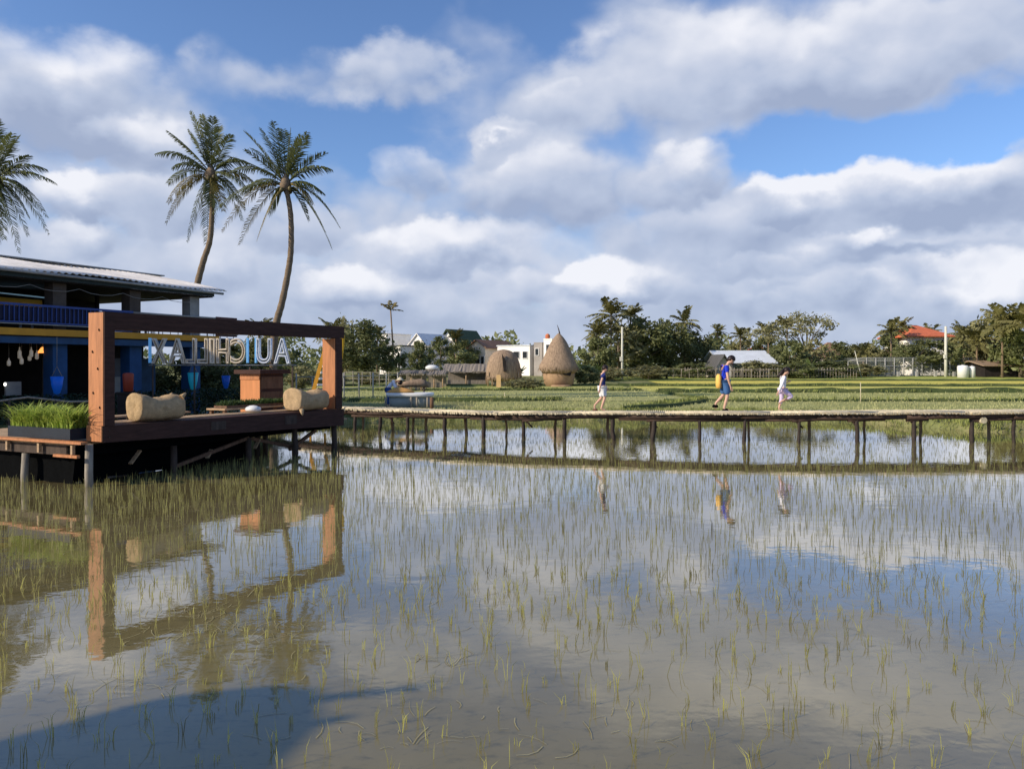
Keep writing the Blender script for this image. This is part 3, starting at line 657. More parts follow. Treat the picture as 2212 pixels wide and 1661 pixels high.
c1 = chair_proto('dining_chair', 'dark dining chair tucked behind the hedge at the corner column table', m_chaird, B(-1.1, 1.3, .33), 'dark chairs on the ground floor')
copy_tree(c1, B(-4.5, 1.5, .33), 1.4, label='dark dining chair at the middle ground floor table')
copy_tree(c1, B(-7.7, 1.2, .33), 2.2, label='dark dining chair under the hanging bottles')
# hanging bottles and one lit lamp below the first floor
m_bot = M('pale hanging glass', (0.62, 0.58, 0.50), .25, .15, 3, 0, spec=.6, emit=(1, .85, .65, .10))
def bottle(loc, L, label, m, r=.06, grp='pale bottles hanging below the upper floor'):
    t = thing('hanging_bottle', label, 'bottle', loc, grp); o = V(loc)
    part('cord', MB().cyl(o, o + V((0, 0, 3.455 - loc[2])), .008, n=5), m_grey, t)
    part('glass', MB().lathe(o + V((0, 0, -L)), [(.02, 0), (r, .03), (r, L * .6), (r * .35, L * .8), (r * .3, L)], 10), m, t)
    return t
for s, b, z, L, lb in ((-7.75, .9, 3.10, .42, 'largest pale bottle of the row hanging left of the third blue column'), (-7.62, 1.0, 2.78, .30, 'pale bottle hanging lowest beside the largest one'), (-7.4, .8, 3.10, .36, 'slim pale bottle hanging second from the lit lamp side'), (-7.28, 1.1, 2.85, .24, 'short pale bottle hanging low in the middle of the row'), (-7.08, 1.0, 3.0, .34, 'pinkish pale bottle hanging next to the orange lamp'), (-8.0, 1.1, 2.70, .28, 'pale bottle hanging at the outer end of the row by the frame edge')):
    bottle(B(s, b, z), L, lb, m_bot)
t = thing('pendant_lamp', 'glowing orange pendant lamp hanging beside the third blue column', 'lamp', B(-6.86, 1.0, 3.12))
o = B(-6.86, 1.0, 3.12); part('cord', MB().cyl(o, o + V((0, 0, .4)), .01, n=5), m_grey, t)
part('lamp_shade', MB().lathe(o + V((0, 0, -.22)), [(.16, 0), (.15, .06), (.06, .2), (.03, .22)], 14), M('glowing amber shade', (.75, .28, .06), .5, .1, 3, 0, emit=(1, .36, .08, 1.6)), t)
for s, b, z, lb in ((-6.6, 1.2, 4.75, 'small white bulb glowing above the navy railing'), (-7.9, 1.5, 1.75, 'small white bulb glowing low in the dark ground floor'), (-3.9, 2.4, 1.7, 'small white bulb glowing between the brown frame post and the sign')):
    single('light_bulb', MB().lathe(B(s, b, z), [(.02, -.05), (.05, 0), (.045, .04), (.02, .08)], 10), M('lit white bulb', (.9, .9, .85), .4, .02, 3, 0, emit=(1, .95, .85, 2.2)), lb, 'bulb', B(s, b, z))
for s_, b_, z_, sx_, sz_, lb in ((-7.55, 1.6, 1.35, .55, .5, 'grey framed menu board standing among the dark tables at far left'), (-3.2, 2.0, 1.25, .5, .7, 'pale grey speaker box on the ground floor right of the near frame post')):
    tt = thing('display_board' if 'board' in lb else 'speaker_box', lb, 'board' if 'board' in lb else 'speaker', B(s_, b_, .33)); part('panel', bbox(MB(), s_ - sx_ / 2, s_ + sx_ / 2, b_, b_ + .08, z_, z_ + sz_), m_concg, tt); part('stand', bbox(MB(), s_ - .04, s_ + .04, b_ + .01, b_ + .07, .33, z_), m_chaird, tt)
# tapered hanging buckets
def bucket(p, h, r, m, label):
    t = thing('tapered_bucket', label, 'bucket', p, 'tapered buckets hanging in front of the ground floor')
    part('bucket_body', MB().lathe(V(p), [(.02, 0), (r * .45, .03), (r * .8, h * .45), (r, h * .96), (r * .9, h * .96), (r * .7, h * .5), (.02, .08)], 16), m, t)
    part('hanger', MB().tube([V(p) + V((-r * .9, 0, h * .93)), V(p) + V((0, 0, h * 1.5)), V(p) + V((r * .9, 0, h * .93))], .012, 5), m_grey, t)
    part('hook_cord', MB().cyl(V(p) + V((0, 0, h * 1.5)), V(p) + V((0, 0, 3.4 - p[2])), .008, n=5), m_grey, t)
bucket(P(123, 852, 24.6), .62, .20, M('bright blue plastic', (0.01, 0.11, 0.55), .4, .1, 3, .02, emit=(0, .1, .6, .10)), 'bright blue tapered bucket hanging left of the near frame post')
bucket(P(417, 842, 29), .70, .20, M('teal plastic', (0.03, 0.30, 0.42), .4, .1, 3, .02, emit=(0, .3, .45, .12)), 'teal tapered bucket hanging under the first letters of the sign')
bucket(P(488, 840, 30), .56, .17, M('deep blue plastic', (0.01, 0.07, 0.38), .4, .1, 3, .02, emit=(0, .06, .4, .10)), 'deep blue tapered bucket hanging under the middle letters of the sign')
g = MB(); g.lathe(P(277, 846, 26), [(.10, 0), (.16, .02), (.18, .60), (.16, .64), (.10, .66)], 16)
single('red_bin', g, M('dull red plastic', (0.30, 0.05, 0.025), .5, .15, 3, .05), 'dull red cylindrical bin in the shade right of the near frame post', 'bin', P(277, 846, 26))
single('bin_stand', MB().box(P(277, 846, 26) + V((0, 0, -.55)), (.5, .5, 1.08)).box(P(277, 846, 26) + V((0, 0, -.04)), (.6, .6, .05)), m_inside, 'dark wooden stand carrying the dull red bin', 'stand', P(277, 846, 26) + V((0, 0, -1.1)))
# hedge in front of the ground floor
def leafbox(g, cb, n, sz, rnd=None):
    for _ in range(n):
        p = cb(); a = V((U(-1, 1), U(-1, 1), U(-.6, 1))).normalized(); b = a.cross(V((U(-1, 1), U(-1, 1), U(-1, 1)))).normalized(); s = sz * U(.6, 1.3)
        g.add([p - a * s - b * s * .35, p - b * s * .1 + a * s * .0 + b * s * .5, p + a * s, p - b * s * .5], [(0, 1, 2, 3)])
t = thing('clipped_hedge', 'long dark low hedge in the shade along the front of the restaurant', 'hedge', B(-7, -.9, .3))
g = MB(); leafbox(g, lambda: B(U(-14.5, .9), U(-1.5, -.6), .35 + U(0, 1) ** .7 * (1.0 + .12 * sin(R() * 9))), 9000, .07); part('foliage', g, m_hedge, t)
g = MB()
for k in range(30): g.tube([B(-14.3 + k * .5, -1.0, -.1), B(-14.2 + k * .5 + U(-.1, .1), -1.0, 1.1)], [.03, .012], 5)
part('stems', g, m_bark, t)
g = MB(); g.tube([P(0, 866, 22.5), P(60, 858, 23), P(150, 868, 23.6), P(240, 866, 24.6)], .035, 6)
t = thing('handrail', 'dark wavy pole handrail between the planter and the restaurant', 'handrail', P(60, 900, 23)); part('rail', g, m_grey, t)
for px, d in ((20, 22.6), (120, 23.4), (225, 24.5)): a = P(px, 864, d); part('post', MB().tube([V((a.x, a.y, .1)), a], .04, 6), m_darkwood, t)

# ------------------------------------------------------------------ mirrored letter sign seen from behind
t = thing('letter_sign', 'row of big hollow channel letters seen from behind on a thin rail', 'sign', P(460, 860, 28.5))
m_let = M('tan letter edge', (0.70, 0.60, 0.45), .5, .12, 3, .05)
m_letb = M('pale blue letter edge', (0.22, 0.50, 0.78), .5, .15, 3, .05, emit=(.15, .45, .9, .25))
m_letg = M('pale grey letter edge', (0.66, 0.72, 0.80), .5, .15, 3, .05)
def letter(ch, px0, px1, d, m, ytop=731, ybot=786):
    c = bpy.data.curves.new('letter', 'FONT'); c.body = ch; c.size = 1; c.fill_mode = 'NONE'; c.extrude = .07; c.bevel_depth = .026; c.resolution_u = 6; c.offset = 0.0
    o = bpy.data.objects.new('tmp', c); COL.objects.link(o); dg = bpy.context.evaluated_depsgraph_get()
    me = bpy.data.meshes.new_from_object(o.evaluated_get(dg)); bpy.data.objects.remove(o)
    co = [v.co.copy() for v in me.vertices]; x0, x1 = min(v.x for v in co), max(v.x for v in co); y0, y1 = min(v.y for v in co), max(v.y for v in co)
    a, b = P(px0, ytop, d), P(px1, ybot, d); W_, H_ = b.x - a.x, a.z - b.z; off = ORG[t.name]
    for v, q in zip(me.vertices, co):
        v.co = V((b.x - (q.x - x0) / (x1 - x0) * W_, d + q.z, b.z + (q.y - y0) / (y1 - y0) * H_)) - off
    me.materials.clear(); me.materials.append(m); oo = bpy.data.objects.new('letter', me); COL.objects.link(oo); oo.parent = t; ORG[oo.name] = off; return oo
for ch, a, b, d, m in (('X', 328, 361, 28.5, m_let), ('A', 365, 402, 28.5, m_let), ('L', 402, 424, 28.5, m_let), ('L', 427, 451, 28.5, m_let), ('I', 454, 466, 28.5, m_let), ('H', 469, 496, 28.5, m_let), ('C', 499, 532, 28.5, m_let), ('U', 555, 587, 28.5, m_letg), ('A', 592, 628, 28.5, m_letg)):
    letter(ch, a, b, d, m)
g = MB(); g.tube([P(322, 789, 28.5), P(640, 789, 28.5)], .022, 6); part('bottom_rail', g, m_concg, t)
for px0 in (324, 535, 553): part('blue_end_plate', MB().box(P(px0, 757, 28.5), (.045, .16, .96)), m_letb, t)
for px in (330, 420, 540, 632): a = P(px, 789, 28.56); part('support_post', MB().cyl(V((a.x, a.y, .3)), a, .035, n=6), m_darkwood, t)

# ------------------------------------------------------------------ small things around the frame
# yellow ladder with white steps
t = thing('yellow_stair', 'yellow sloping stair with white treads just beyond the far frame post', 'stair', P(690, 880, 29))
a0, a1 = P(672, 862, 28.5), P(703, 752, 28.5)
for ox, oy in ((0, 0), (.48, .3)):
    g = MB(); g.beam(a0 + V((ox, oy, 0)), a1 + V((ox, oy, 0)), .07, .14); part('stringer', g, m_yellow, t)
    part('foot_post', MB().beam(V((a0.x + ox - .03, a0.y + oy, .2)), a0 + V((ox, oy, 0)), .07, .10, (0, 1, 0)), m_yellow, t)
for k in range(6):
    p = a0 + (a1 - a0) * (.04 + k * .12); part('tread', MB().beam(p + V((.05, .02, 0)), p + V((.44, .28, 0)), .24, .07), m_whitep, t)
for px, py0, py1, d, lb in ((738, 724, 778, 27, 'narrow yellow banner hanging from the far corner of the timber frame'),):
    g = MB(); a = P(px, py0, d); n = 8; L = (py1 - py0) / F * d
    for i in range(n + 1):
        s = i / n; wd = .10 * (1 - .75 * s ** 3); g.v += [a + V((-wd, .02 * sin(6 * s), -L * s)), a + V((wd, -.05 + .03 * sin(5 * s + 1), -L * s)), a + V((-wd, .05 + .02 * sin(6 * s), -L * s)), a + V((wd, .0 + .03 * sin(5 * s + 1), -L * s))]
    for i in range(n):
        o = i * 4; g.f += [(o, o + 1, o + 5, o + 4), (o + 2, o + 6, o + 7, o + 3), (o, o + 4, o + 6, o + 2), (o + 1, o + 3, o + 7, o + 5)]
    g.f += [(0, 2, 3, 1), (n * 4, n * 4 + 1, n * 4 + 3, n * 4 + 2)]; g.sm = [True] * len(g.f)
    t = thing('yellow_banner', lb, 'banner', a); part('cloth', g, M('vivid yellow cloth', (0.85, 0.50, 0.03), .7, .1, 3, .1), t)
    part('pole', MB().tube([V((a.x - .12, a.y, .2)), a + V((-.12, 0, .35))], .025, 6), m_darkwood, t); part('arm', MB().tube([a + V((-.12, 0, .05)), a + V((.12, 0, .05))], .015, 5), m_darkwood, t)

# ------------------------------------------------------------------ raised bamboo walkway
BP = [(-9.5, 29.5, .80), (-6.3, 27.2, .86), (-4.45, 26.4, .87), (-2.4, 25.4, .86), (-.5, 24.6, .87), (2.9, 24.1, .92), (7.2, 23.3, .96), (11, 23.2, .98), (16.2, 23.4, .99), (19, 23.8, .98), (26, 24.6, .98)]
cum = [0]
for a, b in zip(BP, BP[1:]): cum.append(cum[-1] + (V(b).xy - V(a).xy).length)
def bp(s, off=0, dz=0):
    s = max(0, min(cum[-1] - 1e-4, s))
    for i in range(len(cum) - 1):
        if s <= cum[i + 1]: break
    q = (s - cum[i]) / (cum[i + 1] - cum[i]); a, b = V(BP[i]), V(BP[i + 1]); p = a.lerp(b, q); d = (b - a).xy.normalized(); n = V((-d.y, d.x, 0))
    return p + n * off + EZ * dz
def s_of_px(px, off=0.0):
    lo, hi = 0, cum[-1]
    for _ in range(40):
        mid = (lo + hi) / 2; p = bp(mid, off)
        if p.x / p.y * F + CX < px: lo = mid
        else: hi = mid
    return lo
t = thing('bamboo_walkway', 'long raised bamboo walkway on crooked posts crossing the flooded paddy', 'footbridge', bp(8))
BWD = 1.25
g = MB(); s = 0.0
while s < cum[-1] - .1:
    r = U(.028, .042); z = -r + U(-.006, .008); x0, x1 = U(-.10, .0), BWD + U(0, .08)
    g.tube([bp(s, x0, z), bp(s, x1, z)], [r, r * .85], 6); s += r * 1.85
part('deck_poles', g, m_bamboo, t)
g = MB(); s = 0
while s < cum[-1] - 3:
    L = U(2.2, 4.2); z0 = -.015 + U(-.01, .012)
    g.tube([bp(s, .05, z0 - .02), bp(s + L * .5, .04 + U(-.03, .03), z0 + U(-.01, .02)), bp(s + L, .05, z0 - .02)], [.062, .07, .055], 7)
    s += L * .93
part('edge_pole', g, M('bleached bamboo edge', (0.60, 0.52, 0.36), .6, .3, 3, .25), t)
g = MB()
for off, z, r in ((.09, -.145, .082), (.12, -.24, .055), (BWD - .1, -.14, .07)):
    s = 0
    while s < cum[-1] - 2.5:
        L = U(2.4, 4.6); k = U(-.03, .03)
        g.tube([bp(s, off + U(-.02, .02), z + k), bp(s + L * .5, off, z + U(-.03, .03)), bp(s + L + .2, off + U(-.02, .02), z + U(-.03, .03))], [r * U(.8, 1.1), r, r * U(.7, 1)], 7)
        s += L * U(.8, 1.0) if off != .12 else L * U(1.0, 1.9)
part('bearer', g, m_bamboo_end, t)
m_postd = M('shade-dark post', (0.040, 0.030, 0.024), .7, .4, 4, .4); m_postl = M('sunlit brown post', (0.22, 0.16, 0.10), .8, .35, 4, .4)  # front posts coloured dark for shade, rear posts paler for sunlight
def bpost(px, off, m, r):
    s = s_of_px(px, off); a = bp(s, off, -.12); pts = []
    tx, ty = U(-.07, .07), U(-.04, .04)
    for k in range(6):
        q = k / 5; z = a.z * (1 - q) - .38 * q; pts.append(V((a.x + tx * q + U(-.02, .02) * (k not in (0,)), a.y + ty * q, z)))
    part('post', MB().tube(pts, [r * U(.85, 1.15) for _ in pts], 8), m, t)
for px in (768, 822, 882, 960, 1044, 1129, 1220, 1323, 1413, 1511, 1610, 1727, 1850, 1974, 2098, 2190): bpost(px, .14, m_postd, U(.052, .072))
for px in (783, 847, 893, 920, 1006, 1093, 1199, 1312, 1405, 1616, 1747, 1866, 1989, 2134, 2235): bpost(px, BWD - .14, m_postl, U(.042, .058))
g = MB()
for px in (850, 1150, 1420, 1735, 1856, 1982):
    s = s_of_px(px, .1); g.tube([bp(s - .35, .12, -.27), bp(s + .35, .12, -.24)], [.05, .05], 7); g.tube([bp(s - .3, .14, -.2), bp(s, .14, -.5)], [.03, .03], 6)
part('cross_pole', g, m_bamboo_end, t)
single('log_end', MB().cyl(bp(s_of_px(2122, .1), .02, -.27), bp(s_of_px(2122, .1), .6, -.27), .105, n=12), m_bamboo, 'pale sawn log end tucked under the walkway near its right end', 'log', bp(s_of_px(2122, .1), .02, -.27))

# ------------------------------------------------------------------ coconut palms
def frond_mesh(g, p0, tip, arch, nl, ll, lw, side=None, r0=.035, hang=.35, ragged=.30):
    p0, tip = V(p0), V(tip); mid = (p0 + tip) / 2 + EZ * arch; L = (tip - p0).length
    def bz(s): return p0 * (1 - s) ** 2 + mid * 2 * s * (1 - s) + tip * s * s
    def bt(s): return ((mid - p0) * (1 - s) + (tip - mid) * s).normalized()
    n = 9; g.tube([bz(i / n) for i in range(n + 1)], [r0 * (1 - .85 * i / n) for i in range(n + 1)], 4)
    h = (tip - p0); h.z = 0
    if h.length < .3: h = V((U(-1, 1), U(-1, 1), 0))
    S = V((-h.y, h.x, 0)).normalized(); roll = U(-.5, .5) if side is None else side
    for sgn in (-1, 1):
        for k in range(nl):
            s = .10 + .90 * (k + U(-.3, .3)) / nl; s = min(1, s)
            if R() < ragged * .6: continue
            c = bz(s); tdir = bt(s); up = S.cross(tdir).normalized()
            if up.z < 0: up = -up
            a = S * sgn * cos(roll * sgn) + up * sin(roll) * .5
            l = ll * (sin(pi * min(1, s * .80 + .16)) ** .7) * U(.8, 1.1)
            d1 = (a * .8 + tdir * .62 + up * .12).normalized(); m1 = c + d1 * l * .5; d2 = (d1 - EZ * (hang + U(0, .25)) * 1.6).normalized(); e = m1 + d2 * l * .5
            wv = tdir * lw / 2
            g.add([c - wv * .6, c + wv * .6, m1 + wv, m1 - wv, e + wv * .12, e - wv * .12], [(0, 1, 2, 3), (3, 2, 4, 5)])
def zpx(x, y): return (x / 2.212 * .755, (300 + y / 2.212) * .755)   # from my enlarged view to the 2212 wide measure
def palm(label, d, trunk_z, rad, head_z, tips, yellow):
    tp = [P(*zpx(x, y), d) for x, y in trunk_z]; base = tp[-1].copy(); dirv = (tp[-1] - tp[-2]); 
    gnd = .25; b = V((base.x + dirv.x * .6, base.y, gnd)); tp.append(b)
    t = thing('coconut_palm', label, 'palm tree', b, 'tall coconut palms behind the restaurant')
    # resample the trunk smoothly
    pts = []; n = len(tp)
    for i in range(n - 1):
        pm, pa, pb, pn = tp[max(0, i - 1)], tp[i], tp[i + 1], tp[min(n - 1, i + 2)]
        for k in range(5):
            q = k / 5; pts.append(.5 * ((2 * pa) + (pb - pm) * q + (2 * pm - 5 * pa + 4 * pb - pn) * q * q + (-pm + 3 * pa - 3 * pb + pn) * q ** 3))
    pts.append(tp[-1]); N = len(pts)
    part('trunk', MB().tube(pts, [(rad * (.62 + .5 * i / N) * (1.10 if i % 2 else 1.0)) * (1.5 if i == 0 else 1) for i in range(N)], 10), m_trunk, t)
    hd = P(*zpx(*head_z), d); g = MB(); g.lathe(hd - V((0, 0, .45)), [(.10, 0), (.30, .15), (.34, .4), (.22, .7), (.05, 1.0)], 9, wob=.06)
    part('crown_shaft', g, m_trunk, t)
    for k in range(7):
        a = U(0, 2 * pi); q = hd + V((cos(a) * .34, sin(a) * .34, -.32 + U(-.12, .08))); g = MB(); g.lathe(q - V((0, 0, .15)), [(.02, 0), (.11, .07), (.13, .16), (.09, .25), (.02, .29)], 8); part('coconut', g, M('green brown coconut', (.12, .10, .04), .5, .3, 3, .05), t)
    for k, (x, y) in enumerate(tips):
        tip = P(*zpx(x, y), d); v = tip - hd; L = v.length; depth = U(-.55, .55) * max(1.0, 3.9 - L * .6); tip = tip + V((0, depth, 0)); L2 = (tip - hd).length
        up = v.z > .35 * L; g = MB()
        frond_mesh(g, hd + v.normalized() * .12, tip, (.10 * L2 if up else .30 * L2 if v.z > -.5 * L else .20 * L2 + abs(v.x) * .2), 42, .74 if up else .90, .068, hang=.10 if up else .55)
        part('frond', g, m_frondy if k in yellow else m_frond, t)
palm('middle tall coconut palm, its trunk rising behind the tin roof corner', 43, [(1338, 470), (1342, 640), (1330, 850), (1290, 980), (1250, 1130), (1215, 1300)], .19, (1335, 435),
     [(1240, 75), (1300, 85), (1345, 100), (1392, 115), (1100, 195), (1150, 250), (1095, 290), (1015, 330), (1015, 490), (1025, 605), (1045, 755), (1180, 870), (1280, 875), (1505, 225), (1470, 330), (1590, 380), (1600, 560), (1560, 470), (1500, 640), (1550, 745), (1440, 690), (1360, 660), (1130, 420), (1220, 180)], (9, 10, 20, 17))
palm('rightmost tall coconut palm with its curved trunk rising above the timber frame', 41, [(1815, 545), (1840, 700), (1842, 900), (1825, 1050), (1785, 1250), (1752, 1370), (1735, 1500)], .20, (1808, 500),
     [(1705, 80), (1760, 120), (1840, 150), (1910, 200), (1975, 210), (2080, 320), (2112, 425), (2145, 775), (2092, 912), (1990, 640), (1650, 872), (1495, 885), (1395, 805), (1380, 705), (1470, 345), (1555, 180), (1552, 245), (1600, 330), (1520, 560), (1700, 700), (1860, 180), (1640, 140), (2050, 560), (1930, 720), (1460, 430)], (10, 11, 12, 9))
palm('leftmost coconut palm cut off by the edge of the picture above the tin roof', 40, [(-40, 500), (-48, 700), (-50, 900), (-48, 1100), (-45, 1300)], .20, (-35, 470),
     [(65, 165), (130, 205), (285, 405), (345, 495), (300, 720), (296, 820), (170, 838), (125, 942), (120, 700), (-140, 130), (-60, 100), (20, 110), (-260, 250), (-340, 420), (-330, 620), (-280, 820), (-180, 900), (-60, 880), (40, 860), (200, 330), (200, 620)], (14, 16))

# ------------------------------------------------------------------ distant planting
def crown_mesh(name, seed, rx, ry, rz, ncl, nl, ls, m, droop=0.0):
    st0 = random.getstate(); random.seed(seed); g = MB()
    cl = []
    for _ in range(ncl):
        a = U(0, 2 * pi); z = U(-.9, 1); r = sqrt(max(0, 1 - z * z)) * U(.45, 1.05)
        cl.append((V((cos(a) * r * rx, sin(a) * r * ry, z * rz * U(.6, 1.05))), U(.22, .42) * min(rx, rz)))
    for c, cr in cl:
        for _ in range(nl):
            q = V((random.gauss(0, .5), random.gauss(0, .5), random.gauss(0, .42))) * cr; p = c + q
            a = V((U(-1, 1), U(-1, 1), U(-.8, .5) - droop)).normalized(); b = a.cross(V((U(-1, 1), U(-1, 1), U(-1, 1)))).normalized(); s = ls * U(.6, 1.4)
            g.add([p - a * s, p + b * s * .45, p + a * s, p - b * s * .45], [(0, 1, 2, 3)])
    me = mesh_of(g, name, m, fix=False); random.setstate(st0); return me
CROWNS = {}
def crown(kind):
    if kind not in CROWNS:
        a = dict(dense=(3.3, 3.0, 2.9, 44, 95, .25, m_leafd), mid=(3.2, 3.0, 2.5, 38, 90, .26, m_leafm), olive=(3.2, 3.0, 2.4, 34, 85, .27, m_leafo), tall=(2.3, 2.3, 3.6, 26, 80, .25, m_leafm), sparse=(2.4, 2.2, 2.2, 13, 34, .22, m_leafo))[kind]
        CROWNS[kind] = crown_mesh('crown', hash(kind) % 97 if False else {'dense': 3, 'mid': 8, 'olive': 15, 'tall': 21, 'sparse': 33}[kind], *a)
    return CROWNS[kind]
def leafy(px, pb, d, wpx, hpx, kind, label, group='leafy trees beyond the fields', name='leafy_tree', bare=.06):
    b = P(px, pb, d); b.z = gz(b.x, d) - .05; k = F / d; W_, H_ = wpx / k, (pb - (pb - hpx)) / k
    t = thing(name, label, 'tree' if name == 'leafy_tree' else 'bush', b, group)
    W_ *= 1.22; H_ *= 1.12; ch = H_ * (1 - bare); me = crown(kind); c = bpy.data.objects.new('crown', me); COL.objects.link(c); c.parent = t
    dims = {'dense': (3.6, 3.3), 'mid': (3.5, 2.9), 'olive': (3.5, 2.8), 'tall': (2.6, 4.0), 'sparse': (2.7, 2.5)}[kind]
    c.location = (0, 0, H_ * bare + ch / 2); c.scale = (W_ / 2 / dims[0], W_ / 2 / dims[0], ch / 2 / dims[1]); c.rotation_euler = (0, 0, U(0, 6))
    g = MB(); tr = max(.06, H_ * .022); top = V((U(-.2, .2), 0, H_ * .62)); g.tube([b, b + V((U(-.15, .15), 0, H_ * .3)), b + top], [tr * 1.4, tr, tr * .5], 7)
    for _ in range(6):
        s = b + V((0, 0, H_ * U(.25, .5))); a = U(0, 2 * pi); g.tube([s, s + V((cos(a) * W_ * .15, sin(a) * W_ * .15, H_ * .14)), s + V((cos(a) * W_ * .34, sin(a) * W_ * .34, H_ * U(.2, .38)))], [tr * .5, tr * .35, tr * .12], 5)
    part('trunk', g, m_bark, t); return t
PALMS = {}
def fpalm(px, ptop, d, pb, spread, label, n=20, m=None, nm='palm_tree', cat='palm tree', lean=0, group='palms beyond the fields'):
    b = P(px, pb, d); b.z = gz(b.x, d) - .05; k = F / d; spread *= 1.15; Hh = (HY - ptop) / k + EYE - b.z; Lf = spread / k
    t = thing(nm, label, cat, b, group); hd = b + V((lean, 0, max(.5, Hh - Lf * .55)))
    part('trunk', MB().tube([b, b + V((lean * .25, 0, (hd.z - b.z) * .5)), hd], [.17, .12, .10], 7), m_trunk, t)
    g = MB(); rot = U(0, 6)
    for q in range(n):
        a = rot + q * 2.399; e = U(-.45, 1.0) if q > 4 else U(.6, 1.2); v = V((cos(a) * cos(e), sin(a) * cos(e), sin(e))) * Lf * U(.8, 1.08)
        tip = hd + v + V((0, 0, -.25 * Lf * cos(e))); frond_mesh(g, hd, tip, .22 * Lf, 15, Lf * .30, Lf * .075, r0=.03, hang=.5)
    part('crown', g, m or m_frondf, t, kind=None); return t
BAN = []
def banana(px, pb, d, hpx, label, group='banana plants by the huts and houses'):
    b = P(px, pb, d); b.z = gz(b.x, d) - .05; Hh = hpx / F * d; t = thing('banana_plant', label, 'banana plant', b, group)
    part('stem', MB().tube([b, b + V((.05, 0, Hh * .5))], [.16, .10], 8), M('banana stem', (.20, .20, .08), .7, .3, 3, .1), t)
    g = MB(); hd = b + V((.05, 0, Hh * .48)); rot = U(0, 6)
    for q in range(9):
        a = rot + q * 2.399; L = Hh * U(.48, .62); e = U(.15, 1.2); dr = V((cos(a) * cos(e), sin(a) * cos(e), sin(e))); S = V((-sin(a), cos(a), 0)); vs = []; n = 7
        for i in range(n + 1):
            s = i / n; c = hd + dr * L * s + EZ * (-.42 * L * s * s * cos(e)); wd = L * .15 * sin(pi * (s * .9 + .06)) ** .6 * (1 + U(-.12, .12)); vs += [c - S * wd - EZ * wd * .35, c, c + S * wd - EZ * wd * .35]
        g.add(vs, [(i * 3 + k, i * 3 + k + 1, i * 3 + k + 4, i * 3 + k + 3) for i in range(n) for k in (0, 1)], True)
    part('leaves', g, M('banana leaf', (0.11, 0.15, 0.045), .5, .3, 1, 0, transl=.3), t); return t
# a continuous far wood behind everything, too far to count
g = MB()
for i in range(15000):
    px = U(-500, 2800); d = U(150, 200); hh = 5.2 + 2.2 * sin(px * .013) + 1.6 * sin(px * .041 + 1) + 1.0 * sin(px * .11); z = .85 + hh * R() ** .8
    x = (px - CX) / F * d; p = V((x, d, z)); a = V((U(-1, 1), U(-1, 1), U(-1, 1))).normalized(); b = a.cross(V((U(-1, 1), U(-1, 1), U(-1, 1)))).normalized(); s_ = U(.35, .9)
    g.add([p - a * s_, p + b * s_ * .5, p + a * s_, p - b * s_ * .5], [(0, 1, 2, 3)])
struct('distant_wood', g, m_leafm, 'stuff', fix=False)
# left: behind the frame, by the restaurant's end
for a in [(470, 812, 39, 130, 120, 'dense', 'dark dense tree right behind the end of the restaurant'), (545, 815, 42, 110, 118, 'dense', 'dark dense tree behind the letter sign at the foot of the rightmost tall palm'),
          (630, 812, 62, 90, 78, 'mid', 'green tree seen inside the timber frame left of its far post'), (585, 812, 80, 70, 100, 'olive', 'olive tree peeping over the top beam of the timber frame'),
          (775, 812, 92, 118, 108, 'dense', 'big round leafy tree just right of the far frame post'), (738, 808, 98, 60, 112, 'olive', 'olive tree half hidden behind the far frame post'), (845, 812, 96, 60, 62, 'mid', 'low green tree at the foot of the tall thin palm'),
          (905, 812, 100, 50, 70, 'mid', 'green tree between the first two white villas'), (953, 806, 103, 46, 84, 'tall', 'tall narrow green tree rising between the white villas'),
          (1000, 806, 108, 66, 70, 'mid', 'green tree in front of the cream villa gable'), (1075, 800, 120, 60, 66, 'dense', 'dark tree top showing above the long white villa'), (1130, 800, 130, 60, 56, 'mid', 'green tree top behind the grey side wall of the white villa'),
          (1290, 818, 88, 74, 82, 'mid', 'green tree right of the tall thatched hut'), (1335, 820, 96, 110, 112, 'olive', 'olive crowned tree behind the left utility pole'), (1395, 820, 98, 120, 112, 'dense', 'massive dark tree filling the middle of the left grove'),
          (1450, 818, 100, 90, 106, 'dense', 'dark tree at the right shoulder of the left grove'), (1505, 812, 104, 80, 84, 'dense', 'dark tree left of the blue roofed farmhouse gable'), (1548, 808, 112, 56, 74, 'mid', 'green tree touching the left gable of the farmhouse'),
          (1600, 805, 118, 60, 72, 'olive', 'olive tree rising behind the farmhouse roof'), (1650, 805, 118, 60, 74, 'mid', 'green tree behind the right end of the farmhouse roof'), (1708, 812, 96, 76, 74, 'mid', 'green tree right of the farmhouse'), (1760, 812, 100, 70, 70, 'olive', 'olive tree beneath the spreading sparse tree'),
          (1825, 806, 116, 76, 62, 'dense', 'dark rounded tree in front of the brown hipped roof'), (1880, 806, 112, 60, 56, 'olive', 'low olive tree behind the left end of the net enclosure'), (1925, 806, 112, 70, 84, 'mid', 'green tree behind the net enclosure left of the red roof'),
          (1985, 806, 100, 84, 70, 'dense', 'dark tree below the red roof'), (2045, 806, 100, 80, 68, 'mid', 'green tree behind the right utility pole'), (2095, 806, 112, 90, 92, 'olive', 'olive tree right of the right utility pole'),
          (2150, 806, 100, 100, 120, 'olive', 'tall olive tree near the right edge of the picture'), (2205, 806, 92, 110, 140, 'mid', 'tall green tree cut by the right edge of the picture'), (2290, 806, 92, 120, 120, 'dense', 'dark tree just outside the right edge of the picture')]:
    leafy(a[0], a[1], a[2], a[3], a[4], a[5], a[6])
